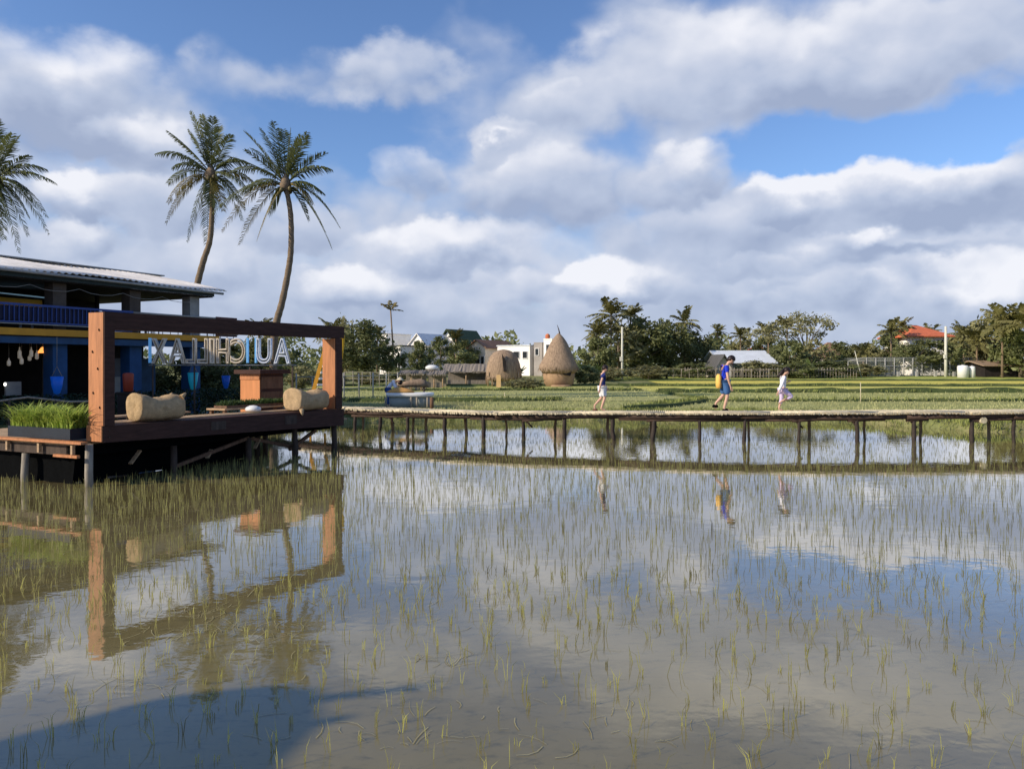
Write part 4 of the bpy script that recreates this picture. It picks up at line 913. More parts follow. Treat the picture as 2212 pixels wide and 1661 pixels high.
for px, pb, d, wd, h, lb in ((720, 822, 70, 60, 26, 'low bush left of the round tree'), (800, 826, 72, 80, 26, 'long low bush below the round leafy tree'), (880, 822, 78, 90, 30, 'low bush at the wall of the first white villa'), (1135, 836, 62, 80, 24, 'low bush between the two thatched huts'), (1265, 830, 72, 54, 40, 'bush at the foot of the tall thatched hut'),
                         (1310, 822, 84, 80, 26, 'low bush left of the left utility pole'), (1400, 820, 86, 110, 28, 'wide low bush right of the left utility pole'), (1490, 816, 92, 90, 30, 'low bush left of the farmhouse wall'), (1640, 812, 92, 90, 34, 'scrubby bush in front of the farmhouse'), (1715, 812, 90, 80, 30, 'scrubby bush right of the farmhouse yard'), (1790, 812, 92, 100, 34, 'long scrubby bush left of the net enclosure'), (1870, 810, 96, 80, 26, 'low bush at the left end of the net enclosure')):
    leafy(px, pb, d, wd, h, 'olive' if R() < .6 else 'mid', lb, 'bushes along the edge of the fields', 'low_bush', .02)
t = fpalm(850, 655, 105, 812, 26, 'tall thin bare palm with a wind torn little crown above the white villas', 7, m_frondy, lean=-.4)
for px, top, d, pb, sp, lb in ((1320, 652, 96, 815, 46, 'bushy palm with the highest crown of the left grove'), (1362, 662, 100, 815, 34, 'palm right behind the left utility pole'), (1478, 674, 102, 815, 38, 'palm at the right shoulder of the left grove'), (1290, 700, 92, 818, 34, 'short palm beside the tall thatched hut'), (1550, 704, 112, 808, 22, 'small palm above the farmhouse left gable'),
                           (1660, 700, 110, 806, 34, 'palm above the right end of the farmhouse roof'), (1700, 690, 108, 806, 34, 'palm left of the sparse spreading tree'), (1600, 708, 112, 806, 30, 'palm above the ridge of the farmhouse'), (1865, 742, 104, 808, 32, 'short palm at the left of the net enclosure'), (1925, 694, 106, 808, 34, 'palm left of the red roof'), (1950, 690, 112, 808, 28, 'palm touching the left tip of the red roof'),
                           (2082, 704, 104, 806, 36, 'palm right of the red roof'), (2110, 712, 98, 806, 44, 'palm leaning over the small shed'), (2165, 664, 92, 806, 56, 'large pale palm near the right edge of the picture'), (2215, 668, 88, 806, 56, 'large palm cut by the right edge of the picture'), (985, 716, 108, 806, 26, 'small palm sticking up between the villas'), (720, 692, 70, 812, 40, 'palm whose crown pokes over the far corner of the timber frame'), (560, 690, 60, 812, 36, 'palm whose fronds stick up behind the middle of the top beam'), (2010, 704, 130, 806, 26, 'dark palm behind the ridge of the red roof'), (815, 708, 104, 812, 26, 'small palm right of the round leafy tree')):
    fpalm(px, top, d, pb, sp, lb)
for a in ((1225, 800, 82, 50, 'banana plant right behind the tall thatched hut'), (1120, 826, 72, 52, 'banana plant growing over the rounded hut'), (1262, 818, 80, 62, 'banana plant right of the tall thatched hut'), (1290, 824, 78, 50, 'banana plant behind the boy on the walkway'), (925, 806, 82, 36, 'banana plant in front of the white villas'), (960, 804, 84, 40, 'banana plant at the end of the grey shelter'), (990, 802, 88, 38, 'banana plant behind the grey shelter'), (1440, 820, 88, 40, 'banana plant right of the left utility pole'), (1750, 812, 92, 50, 'banana plant below the sparse tree'), (1890, 806, 104, 46, 'banana plant behind the net enclosure'), (2130, 804, 96, 50, 'banana plant behind the small shed')):
    banana(*a)
# wide sparse spreading tree (1580-1800)
b = P(1742, 808, 104); b.z = gz(b.x, 104); t = thing('sparse_tree', 'sparse spreading tree with separate leaf tufts against the sky', 'tree', b, 'leafy trees beyond the fields')
g = MB(); tips = []
hub = b + V((0, 0, 3.2)); g.tube([b, b + V((.2, 0, 1.8)), hub], [.22, .17, .14], 7)
for px, py in ((1640, 716), (1668, 706), (1690, 712), (1700, 692), (1722, 684), (1738, 690), (1752, 700), (1765, 688), (1780, 694), (1790, 704), (1745, 716), (1715, 722), (1680, 728), (1770, 722), (1655, 730), (1620, 722), (1732, 704)):
    q = P(px, py, 104 + U(-2, 2)); m_ = (hub + q) / 2 + V((U(-.3, .3), 0, U(-.2, .5))); g.tube([hub, m_, q], [.09, .06, .025], 5); tips.append(q)
part('trunk', g, m_bark, t); g = MB()
for q in tips:
    for _ in range(110):
        p = q + V((random.gauss(0, .5), random.gauss(0, .5), random.gauss(0, .33))); a = V((U(-1, 1), U(-1, 1), U(-1, .6))).normalized(); bb = a.cross(V((U(-1, 1), U(-1, 1), U(-1, 1)))).normalized(); s_ = U(.12, .28)
        g.add([p - a * s_, p + bb * s_ * .5, p + a * s_, p - bb * s_ * .5], [(0, 1, 2, 3)])
part('crown', g, m_leafo, t)
# ------------------------------------------------------------------ villas, farmhouse, huts
def house(name, label, px0, px1, d, pw, m_w, m_r, rise, depth=7, hip=False, group=None, wins=(), rot=0.0, pb=808, over=.4, gable_front=False, cat='house', flat=False):
    a, b = P(px0, pb, d), P(px1, pb, d); z0 = gz((a.x + b.x) / 2, d) - .1; zt = EYE - (pw - HY) / F * d; cx = (a.x + b.x) / 2; W_ = b.x - a.x; cy = d + depth / 2
    rot = rot if name != 'villa' else -.55
    t = thing(name, label, cat, (cx, d, z0), group); cr, sr = cos(rot), sin(rot)
    def L(x, y, z): x -= 0; return V((cx + x * cr - (y) * sr, d + x * sr + y * cr, z))
    h = W_ / 2; vs = [L(x, y, z) for x in (-h, h) for y in (0, depth) for z in (z0, zt)]
    g = MB(); g.add(vs, [(0, 1, 3, 2), (4, 6, 7, 5), (0, 4, 5, 1), (2, 3, 7, 6), (0, 2, 6, 4), (1, 5, 7, 3)])
    if gable_front: g.add([L(-h, 0, zt), L(h, 0, zt), L(0, 0, zt + rise * .93), L(-h, .2, zt), L(h, .2, zt), L(0, .2, zt + rise * .93)], [(0, 1, 2), (3, 5, 4), (0, 2, 5, 3), (1, 4, 5, 2)])
    elif not hip and not flat:
        for sx in (-1, 1): g.add([L(sx * h, 0, zt), L(sx * h, depth, zt), L(sx * h, depth / 2, zt + rise * .93), L(sx * (h - .2), 0, zt), L(sx * (h - .2), depth, zt), L(sx * (h - .2), depth / 2, zt + rise * .93)], [(0, 1, 2), (3, 5, 4), (0, 2, 5, 3), (1, 4, 5, 2)])
    part('wall', g, m_w, t)
    o = over; th = .14; g = MB()
    def slab(pts): n = len(pts); g.add(pts + [p + V((0, 0, th)) for p in pts], [tuple(range(n))[::-1], tuple(range(n, 2 * n))] + [(i, (i + 1) % n, (i + 1) % n + n, i + n) for i in range(n)])
    zt += .02
    if flat: slab([L(-h - o, -o, zt), L(h + o, -o, zt), L(h + o, depth + o, zt), L(-h - o, depth + o, zt)])
    elif gable_front:
        slab([L(-h - o, -o, zt - rise * o / h), L(0, -o, zt + rise), L(0, depth + o, zt + rise), L(-h - o, depth + o, zt - rise * o / h)]); slab([L(.01, -o, zt + rise), L(h + o, -o, zt - rise * o / h), L(h + o, depth + o, zt - rise * o / h), L(.01, depth + o, zt + rise)])
    elif hip:
        k = min(h * .9, depth / 2); r0, r1 = L(-h + k, depth / 2, zt + rise), L(h - k, depth / 2, zt + rise)
        slab([L(-h - o, -o, zt - .1), L(h + o, -o, zt - .1), r1, r0]); slab([L(h + o, depth + o, zt - .1), L(-h - o, depth + o, zt - .1), r0, r1]); slab([L(-h - o, depth + o, zt - .1), L(-h - o, -o, zt - .1), r0]); slab([L(h + o, -o, zt - .1), L(h + o, depth + o, zt - .1), r1])
    else:
        slab([L(-h - o, -o, zt - .15), L(h + o, -o, zt - .15), L(h + o, depth / 2, zt + rise), L(-h - o, depth / 2, zt + rise)]); slab([L(-h - o, depth / 2 + .01, zt + rise), L(h + o, depth / 2 + .01, zt + rise), L(h + o, depth + o, zt - .15), L(-h - o, depth + o, zt - .15)])
    part('roof', g, m_r, t)
    for (wx, wz, ww, wh) in wins:
        g = MB(); x = wx * W_; g.add([L(x + sx * ww / 2, y, z0 + wz + sz * wh / 2) for sx in (-1, 1) for y in (-.06, -.004) for sz in (-1, 1)], [(0, 1, 3, 2), (4, 6, 7, 5), (0, 4, 5, 1), (2, 3, 7, 6), (0, 2, 6, 4), (1, 5, 7, 3)])
        w_ = part('window', g, m_glass, t); g = MB(); fr = .07
        for sx in (-1, 1): g.add([L(x + sx * (ww / 2 + fr / 2) + ex * fr / 2, y, z0 + wz + sz * (wh / 2 + fr)) for ex in (-1, 1) for y in (-.10, -.002) for sz in (-1, 1)], [(0, 1, 3, 2), (4, 6, 7, 5), (0, 4, 5, 1), (2, 3, 7, 6), (0, 2, 6, 4), (1, 5, 7, 3)])
        for sz in (-1, 1): g.add([L(x + sx * (ww / 2 - .002), y, z0 + wz + sz * (wh / 2 + fr / 2) + ez * fr / 2) for sx in (-1, 1) for y in (-.10, -.002) for ez in (-1, 1)], [(0, 1, 3, 2), (4, 6, 7, 5), (0, 4, 5, 1), (2, 3, 7, 6), (0, 2, 6, 4), (1, 5, 7, 3)])
        part('frame', g, m_white, w_)
    return t
W2 = [(-.3, 1.5, .9, 1.3), (.05, 1.5, .9, 1.3), (.34, 1.5, .9, 1.3), (-.3, 4.5, .9, 1.3), (.05, 4.5, .9, 1.3), (.34, 4.5, .9, 1.3)]
VG = 'white villas beyond the fields'
house('villa', 'narrow white villa tower left of the thin bare palm', 818, 838, 118, 722, m_wall, m_wall, 0, 6, flat=True, group=VG, wins=[(0, 4.8, .8, 1.2), (0, 2, .8, 1.2)], over=.15)
house('villa', 'white villa block with a grey panel right behind the thin bare palm', 839, 868, 112, 748, m_wall, m_roofg, .3, 6, flat=True, group=VG, wins=W2[:3], over=.2)
house('villa', 'white villa with a low gable between the thin palm and the narrow green tree', 880, 924, 116, 744, m_wall, m_wall, 1.6, 7, gable_front=True, group=VG, wins=[(-.25, 1.6, .9, 1.3), (.25, 1.6, .9, 1.3), (-.25, 3.8, .8, .9), (.25, 3.8, .8, .9)], over=.3)
house('villa', 'white villa with a dark green sloping roof right of the narrow green tree', 934, 1000, 122, 756, m_wall, M('dark green roof', (.07, .10, .05), .8, .2, 2, .1), 3.3, 8, gable_front=True, group=VG, wins=W2[:3] + [(0, 4.6, 1.0, 1.4)], over=.5)
house('villa', 'cream gabled villa with an arched porch left of the rounded hut', 1008, 1052, 110, 750, m_wallw, m_roofb, 1.0, 8, gable_front=True, group=VG, wins=[(-.28, 2.2, .8, 1.3), (.05, 1.8, 1.1, 2.2), (.32, 2.2, .7, 1.3)])
house('villa', 'long bright white villa behind the rounded hut', 1068, 1150, 104, 748, m_wall, m_roofw, .45, 7, flat=True, group=VG, wins=[(-.3, 3.0, .9, .9), (.1, 3.0, .9, .9), (.36, 3.0, .7, .9)], over=.1)
house('villa', 'villa block coloured grey as the shaded side of the long white villa', 1152, 1172, 102, 742, m_wallg, m_wallg, .2, 6, flat=True, group=VG, wins=[(-.1, 3.4, .5, .9)], over=.02)  # grey wall colour stands in for the long villa's shaded side
t = house('villa', 'slim white villa tower with an arched opening just left of the tall thatched hut', 1173, 1194, 100, 734, m_wall, m_wall, .2, 3, flat=True, group=VG, wins=[(.05, 3.6, .55, 1.5)], over=.04)
part('chimney', MB().lathe(P(1183, 729, 100.8), [(.28, -.2), (.34, .1), (.30, .35), (.10, .5)], 10), m_rooft, t, 'little orange cap on the parapet')
t = house('villa', 'white villa end wall right of the cream gabled villa', 1044, 1066, 116, 764, m_wall, m_roofg, .8, 6, group=VG, wins=[(0, 2.0, .8, 1.2)])
house('farmhouse', 'low farmhouse with a pale blue white metal roof behind the man on the walkway', 1566, 1660, 95, 783, M('pale grey wall', (.55, .52, .47), .8, .12, .6, .1), m_roofw, 1.45, 8, wins=[(-.3, 1.1, .8, .9), (.0, 1.1, .8, .9), (.3, 1.1, .8, .9)], over=.9, cat='house')
house('farm_shed', 'pale gabled shed with a dark roof leaning against the left of the farmhouse', 1546, 1580, 92, 794, M('pale grey wall', (.55, .52, .47)), m_roofg, 1.5, 5, gable_front=True, over=.5, cat='shed')
house('red_roof_house', 'house with a long brick orange roof rising behind the farmhouse', 1618, 1690, 118, 770, m_wallw, m_rooft, 1.6, 8, hip=True, cat='house')
house('hipped_house', 'house with a brown and orange hipped roof beyond the girl on the walkway', 1782, 1850, 120, 772, m_wallg, m_roofb, 2.4, 9, hip=True, cat='house')
t = house('tall_house', 'two storey house with a vivid red orange roof among the right palms', 1970, 2046, 108, 727, m_wall, M('vivid red orange tiles', (.60, .16, .07), .75, .18, 2.2, .25), 1.7, 8, hip=True, wins=[(-.3, 4.6, .9, 1.2), (.3, 4.6, .9, 1.2)], over=.8, cat='house')
house('field_shed', 'low dark open shed with a straw coloured roof at the right edge', 2128, 2240, 94, 789, m_inside, m_thatch, .45, 5, over=.6, cat='shed')
# grey open shelters left of the huts
def shelter(px0, px1, d, ptop, pe, label, m_r):
    a, b = P(px0, 830, d), P(px1, 830, d); z0 = gz(a.x, d); zt = EYE - (ptop - HY) / F * d; ze = EYE - (pe - HY) / F * d
    t = thing('thatch_shelter', label, 'shelter', ((a.x + b.x) / 2, d, z0), 'grey thatched shelters left of the huts')
    g = MB(); n = 24
    for i in range(n + 1):
        x = a.x - .2 + (b.x - a.x + .4) * i / n
        for y, z in ((-.4, ze + U(-.10, .05)), (1.3, zt + U(-.04, .04)), (3.0, ze + .1), (3.0, ze - .05), (1.3, zt - .25), (-.35, ze - .12 + U(-.1, .0))): g.v.append(V((x, d + y, z)))
    for i in range(n):
        for k in range(6): g.f.append((i * 6 + k, (i + 1) * 6 + k, (i + 1) * 6 + (k + 1) % 6, i * 6 + (k + 1) % 6))
    g.f += [tuple(range(6))[::-1], tuple(n * 6 + k for k in range(6))]; g.sm = [False] * len(g.f); part('roof', g, m_r, t)
    for x in (a.x + .05, (a.x + b.x) / 2, b.x - .05): part('post', MB().cyl(V((x, d - .1, z0 - .1)), V((x, d - .1, ze - .02)), .06, n=7), m_plank, t)
    g = MB(); g.box(((a.x + b.x) / 2, d + 2.9, (z0 + ze) / 2), (b.x - a.x, .08, ze - z0 - .1)); part('wall', g, m_thatchg, t); part('low_wall', MB().box(((a.x + b.x) / 2, d + .1, z0 + .25), (b.x - a.x - .3, .1, .5)), m_thatchg, t); return t
shelter(962, 1052, 72, 786, 802, 'large grey thatched open shelter next to the rounded hut', m_thatchg)
shelter(918, 958, 66, 800, 808, 'small low grey shelter left of the large one', m_thatchg)
shelter(866, 912, 60, 800, 806, 'dark mouthed grey shelter behind the bending person', m_thatchg)
t = thing('boulder', 'white rounded tarpaulin bundle on the roof of the small low shelter', 'bundle', P(942, 800, 66.6)); g = MB(); g.lathe(P(933, 799, 67.3), [(.25, -.02), (.52, .12), (.48, .3), (.28, .42), (.04, .46)], 12, 1.2, .8, wob=.05); part('tarpaulin', g, m_whitep, t)
t.name = 'tarpaulin_bundle'
# thatched huts
t = thing('thatched_hut', 'tall pointed thatched hut with an orange clay lower wall and a dark opening', 'hut', P(1208, 832, 70), 'thatched huts beyond the fields')
b = P(1207, 832, 70); b.z = gz(b.x, 70) - .05; k = 70 / F
def zz(py): return EYE - (py - HY) * k - b.z
prof = [(31 * k, 0), (34 * k, zz(815)), (36 * k, zz(800))]
part('wall', MB().lathe(b, prof, 22, 1, .9, wob=.02), m_clay, t)
rp = [(36 * k, zz(806)), (43 * k, zz(797)), (41 * k, zz(790)), (34 * k, zz(775)), (26 * k, zz(757)), (18 * k, zz(741)), (11 * k, zz(730)), (6 * k, zz(724)), (.05, zz(720))]
g = MB(); g.lathe(b, rp, 30, 1, .95, wob=.035); part('roof', g, m_thatch, t)
part('finial', MB().tube([b + V((.1, 0, zz(722))), b + V((.0, 0, zz(712))), b + V((-.15, 0, zz(702)))], [.07, .05, .02], 6), m_darkwood, t)
g = MB(); g.add([b + V((-.1, -1.47, zz(800))), b + V((1.15, -1.28, zz(800))), b + V((1.0, -1.34, zz(812))), b + V((.4, -1.47, zz(809))), b + V((-.1, -1.42, zz(800))), b + V((1.15, -1.22, zz(800))), b + V((1.0, -1.28, zz(812))), b + V((.4, -1.41, zz(809)))], [(0, 1, 2, 3), (4, 7, 6, 5), (0, 4, 5, 1), (1, 5, 6, 2), (2, 6, 7, 3), (3, 7, 4, 0)])
part('opening', g, m_inside, t)
part('step', MB().lathe(b + V((.1, -1.5, 0)), [(.9, 0), (.95, .12), (.85, .2)], 14, 1, .5), m_clay, t)
t = thing('thatched_hut', 'rounded haystack shaped hut with a slit doorway and a ladder of poles', 'hut', P(1085, 832, 70), 'thatched huts beyond the fields')
b = P(1088, 832, 70); b.z = gz(b.x, 70) - .05
rp = [(33 * k, zz(822)), (39 * k, zz(814)), (37 * k, zz(798)), (35 * k, zz(786)), (30 * k, zz(772)), (22 * k, zz(762)), (12 * k, zz(757)), (.05, zz(755))]
g = MB(); g.lathe(b, rp, 30, 1, .9, wob=.04); part('roof', g, m_thatch, t)
part('wall', MB().lathe(b, [(27 * k, 0), (27 * k, zz(803))], 18, 1, .9), m_thatchg, t)
g = MB(); g.add([b + V((x, y, z)) for x, z in ((.0, zz(802)), (.30, zz(802)), (.22, zz(780)), (-.15, zz(764))) for y in (-1.62, -1.25)], [(0, 2, 4, 6), (1, 7, 5, 3), (0, 1, 3, 2), (2, 3, 5, 4), (4, 5, 7, 6), (6, 7, 1, 0)]); part('doorway', g, m_inside, t)
for x in (-1.45, -1.05, 1.1, 1.45): part('post', MB().cyl(b + V((x, -1.0, 0)), b + V((x * .97, -1.0, zz(803))), .06, n=7), m_plank, t)
single('marker_block', MB().box(P(1077, 824, 60) + V((0, 0, 0)), (.36, .36, .95)).box(P(1077, 811, 60), (.30, .30, .10)), M('cream orange block', (.72, .48, .22), .8, .1, 3, .1), 'short upright cream block in the field before the rounded hut', 'block', P(1077, 836, 60))
# poles
def pole(name, label, px, pt, d, r, m, pb=None, lean=0, box=True, grp=None):
    b = P(px, 800, d); b.z = gz(b.x, d) - .2; z = EYE - (pt - HY) / F * d; t = thing(name, label, 'pole', b, grp); top = V((b.x + lean, d, z))
    part('shaft', MB().tube([b, (b + top) / 2, top], [r, r * .9, r * .75], 8), m, t)
    if box: part('meter_box', MB().box(V((b.x + lean * .5 - r, d - r, b.z + (z - b.z) * .42)), (.3, .3, .5)), m, t)
m_cpole = M('pale concrete pole', (0.62, 0.61, 0.52), .8, .12, 2, .1)
pole('utility_pole', 'left pale utility pole standing in front of the dark grove', 1344, 706, 84, .13, m_cpole, grp='pale utility poles')
pole('utility_pole', 'right thicker pale utility pole in front of the net enclosure', 2043, 705, 96, .20, m_cpole, grp='pale utility poles')
pole('marker_cane', 'thin leaning cane beyond the fields left of the net enclosure', 1862, 758, 92, .05, m_cpole, lean=-.9, box=False, grp='thin canes in the fields')
pole('marker_cane', 'thin upright cane standing close behind the walkway on the right', 1859, 826, 42, .028, m_bamboo, box=False, grp='thin canes in the fields')
pole('marker_cane', 'thin upright cane in the pale field right of the white tub', 1090, 848, 46, .028, m_bamboo, box=False, grp='thin canes in the fields')
# net enclosure
t = thing('net_enclosure', 'long grey net enclosure with white posts at the far right of the fields', 'enclosure', P(1980, 808, 98), None)
x0, x1 = P(1832, 800, 98).x, P(2112, 800, 98).x; zb = gz(x0, 98); zt = EYE - (773 - HY) / F * 98
for i in range(15):
    x = x0 + (x1 - x0) * i / 14; part('post', MB().cyl(V((x, 98, zb - .1)), V((x, 98, zt - (.5 if i < 2 else 0))), .07, n=6), m_concg, t)
    if i % 2 == 1: part('footing', MB().box(V((x + .3, 97.6, zb + .3)), (.26, .3, .7)), m_concg, t)
g = MB()
for z in (zb + .1, zb + (zt - zb) * .55, zt): g.tube([V((x0, 98, z if z < zt else zt - .45)), V((x0 + 2, 98, z)), V((x1, 98, z))], .05, 5)
for z in (zt,): g.tube([V((x0, 102, z - .4)), V((x1, 102, z - .4))], .05, 5)
part('rail', g, m_concg, t)
g = MB(); k = 0
x = x0
while x < x1: g.tube([V((x, 98.02, zb)), V((x, 98.02, zt))], .012, 3, caps=False); x += .16
z = zb
while z < zt: g.tube([V((x0, 98.02, z)), V((x1, 98.02, z))], .012, 3, caps=False); z += .16
x = x0
while x < x1: g.tube([V((x, 98.02, zt)), V((x, 102, zt - .4))], .012, 3, caps=False); x += .25
part('netting', g, M('grey net', (.30, .33, .32), .8, .1, 2, 0), t)
for px, w_, pt, lb in ((2080, 22, 789, 'broad white water tank at the right end of the net enclosure'), (2100, 12, 791, 'slim white water tank right of the broad one')):
    a = P(px, 806, 92); a.z = gz(a.x, 92); h_ = EYE - (pt - HY) / F * 92 - a.z; r_ = w_ / F * 92 / 2
    tt = thing('water_tank', lb, 'tank', a, 'white water tanks'); part('tank_body', MB().lathe(a, [(r_, 0), (r_, h_ * .85), (r_ * .9, h_ * .97), (r_ * .3, h_)], 16), m_whitep, tt); part('lid', MB().lathe(a + V((0, 0, h_)), [(r_ * .3, 0), (r_ * .3, .08)], 10), m_concg, tt)
# post and wire fences
def fence(name, label, pts, n, h, m, rails, grp=None):
    a0 = V((pts[0][0], pts[0][1], gz(*pts[0]))); t = thing(name, label, 'fence', a0, grp); P3 = []
    for i in range(n):
        q = i / (n - 1) * (len(pts) - 1); k = min(int(q), len(pts) - 2); f = q - k; x = pts[k][0] * (1 - f) + pts[k + 1][0] * f; y = pts[k][1] * (1 - f) + pts[k + 1][1] * f; z = gz(x, y); P3.append(V((x, y, z)))
        part('post', MB().cyl(V((x, y, z - .2)), V((x + U(-.05, .05), y, z + h * U(.9, 1.1))), .045, n=6), m, t)
    for r in rails:
        g = MB(); g.tube([p + EZ * h * r for p in P3], .022, 4); part('rail', g, m, t)
def X(px, d): return ((px - CX) / F * d, d)
fence('field_fence', 'pale post and rail fence in the field right of the far frame post', [X(640, 44), X(760, 46), X(860, 52)], 8, 1.5, m_concg, (.45, .95))
fence('yard_fence', 'long grey fence along the yard of the farmhouse', [X(1290, 92), X(1480, 90), X(1700, 88)], 24, 1.3, m_grey, (.3, .9))
fence('garden_fence', 'low fence in front of the bushes below the round leafy tree', [X(745, 70), X(900, 66)], 9, 1.4, m_grey, (.5, .95))
g = MB()
for i in range(60):
    q = i / 59; x, y = X(1480 + 370 * q, 90.5 - q); g.tube([V((x, y, gz(x, y))), V((x, y, gz(x, y) + 1.3 + U(-.1, .1)))], .05, 4); 
g.tube([V((*X(1480, 90.4), 1.7)), V((*X(1850, 89.4), 1.7))], .05, 5)
single('paling_fence', g, m_thatchg, 'grey brown paling fence along the far edge of the fields behind the girl', 'fence', V((*X(1480, 90), .7)))

# ------------------------------------------------------------------ white tub, goods on it, path
a = P(886, 880, 36.5); a.z = gz(a.x, 36.5)
t = thing('white_tub', 'wide white rimmed tub on short posts standing behind the walkway', 'tub', a)
W_ = 102 / F * 36.5; zt = EYE - (848 - HY) / F * 36.5 - a.z
def rim(rx, ry, z, n=28, pw=3.2):
    out = []
    for k in range(n):
        an = 2 * pi * k / n; r = 1 / (abs(cos(an)) ** pw + abs(sin(an)) ** pw) ** (1 / pw); out.append(a + V((rx * r * cos(an), ry * r * sin(an), z)))
    return out
def loft(g, rings, cap0=True, cap1=True):
    n = len(rings[0]); vs = [p for r in rings for p in r]; fs = [(i * n + k, i * n + (k + 1) % n, (i + 1) * n + (k + 1) % n, (i + 1) * n + k) for i in range(len(rings) - 1) for k in range(n)]
    if cap0: fs.append(tuple(range(n))[::-1])
    if cap1: fs.append(tuple((len(rings) - 1) * n + k for k in range(n)))
    return g.add(vs, fs, True)
part('rim', loft(MB(), [rim(W_ / 2 * .97, .66, zt - .19), rim(W_ / 2, .70, zt - .14), rim(W_ / 2, .70, zt - .03), rim(W_ / 2 * .97, .67, zt), rim(W_ / 2 * .90, .6, zt)]), m_whitep, t)
part('tank_wall', loft(MB(), [rim(W_ / 2 * .84, .56, .02), rim(W_ / 2 * .88, .60, zt - .19)]), M('grey corrugated sheet', (.30, .33, .31), .6, .15, 6, .2, (8, 1, .3)), t)
for x in (-.47, .06, .18, .40, .49): part('post', MB().cyl(a + V((x * W_, -.66, -.1)), a + V((x * W_, -.66, zt - .2)), .05 if x < .45 else .10, n=7), m_grey if x < .45 else m_brown, t)
g = MB(); g.lathe(a + V((-.45, -.1, zt + .005)), [(.60, 0), (.52, .10), (.25, .20), (.03, .25)], 14, 1.15, .7, wob=.05); single('grain_heap', g, M('orange grain', (.62, .33, .10), .9, .15, 8, .3), 'low orange brown heap on the left half of the white tub', 'heap', a + V((-.45, -.1, zt)))
b = P(895, 846, 38.5); b.z = gz(b.x, 38.5); t2 = thing('straw_bundle', 'tan straw bundle lying on a trestle behind the white tub', 'bundle', b)
g = MB(); h0 = EYE - (832 - HY) / F * 38.5; g.tube([V((b.x - .95, 38.3, h0 - .02)), V((b.x - .4, 38.4, h0 + .06)), V((b.x + .3, 38.5, h0 + .12)), V((b.x + .75, 38.5, h0 + .02))], [.07, .16, .22, .15], 10); part('straw', g, m_thatch, t2)
for x in (-.6, .5): part('trestle_leg', MB().cyl(V((b.x + x, 38.5, b.z - .1)), V((b.x + x, 38.5, h0 - .08)), .05, n=6), m_darkwood, t2)
g = MB()
for i in range(16):
    q = i / 15
    for w0 in (-1, 1): x = -12.5 + 7.0 * q; y = 33.6 + 3.2 * q + w0 * .8; g.v.append(V((x, y, gz(x, y) + .04)))
g.f = [(2 * i, 2 * i + 2, 2 * i + 3, 2 * i + 1) for i in range(15)]; g.sm = [True] * 15
struct('path', g, ground_mat('pale sandy path', (.42, .37, .27), (.48, .43, .32), (.36, .31, .22), 1, 6, .3), fix=False)

# ------------------------------------------------------------------ people
GR = 1.13
def skin_obj(name, verts, edges, m, parent, sub=2, root=0):
    off = ORG[parent.name]; me = bpy.data.meshes.new(name); me.from_pydata([V(v[0]) - off for v in verts], edges, []); me.update()
    o = bpy.data.objects.new('tmp', me); COL.objects.link(o); md = o.modifiers.new('s', 'SKIN'); md.use_smooth_shade = True; md.branch_smoothing = .6
    for i, v in enumerate(verts):
        r = v[1] if isinstance(v[1], tuple) else (v[1], v[1]); r = (r[0] * GR, r[1] * GR); me.skin_vertices[0].data[i].radius = r
    me.skin_vertices[0].data[root].use_root = True
    s2 = o.modifiers.new('u', 'SUBSURF'); s2.levels = sub; s2.render_levels = sub
    dg = bpy.context.evaluated_depsgraph_get(); nm = bpy.data.meshes.new_from_object(o.evaluated_get(dg)); bpy.data.objects.remove(o); nm.name = name
    nm.materials.clear(); nm.materials.append(m); nm.polygons.foreach_set('use_smooth', [True] * len(nm.polygons))
    oo = bpy.data.objects.new(name, nm); COL.objects.link(oo); oo.parent = parent; ORG[oo.name] = off; return oo
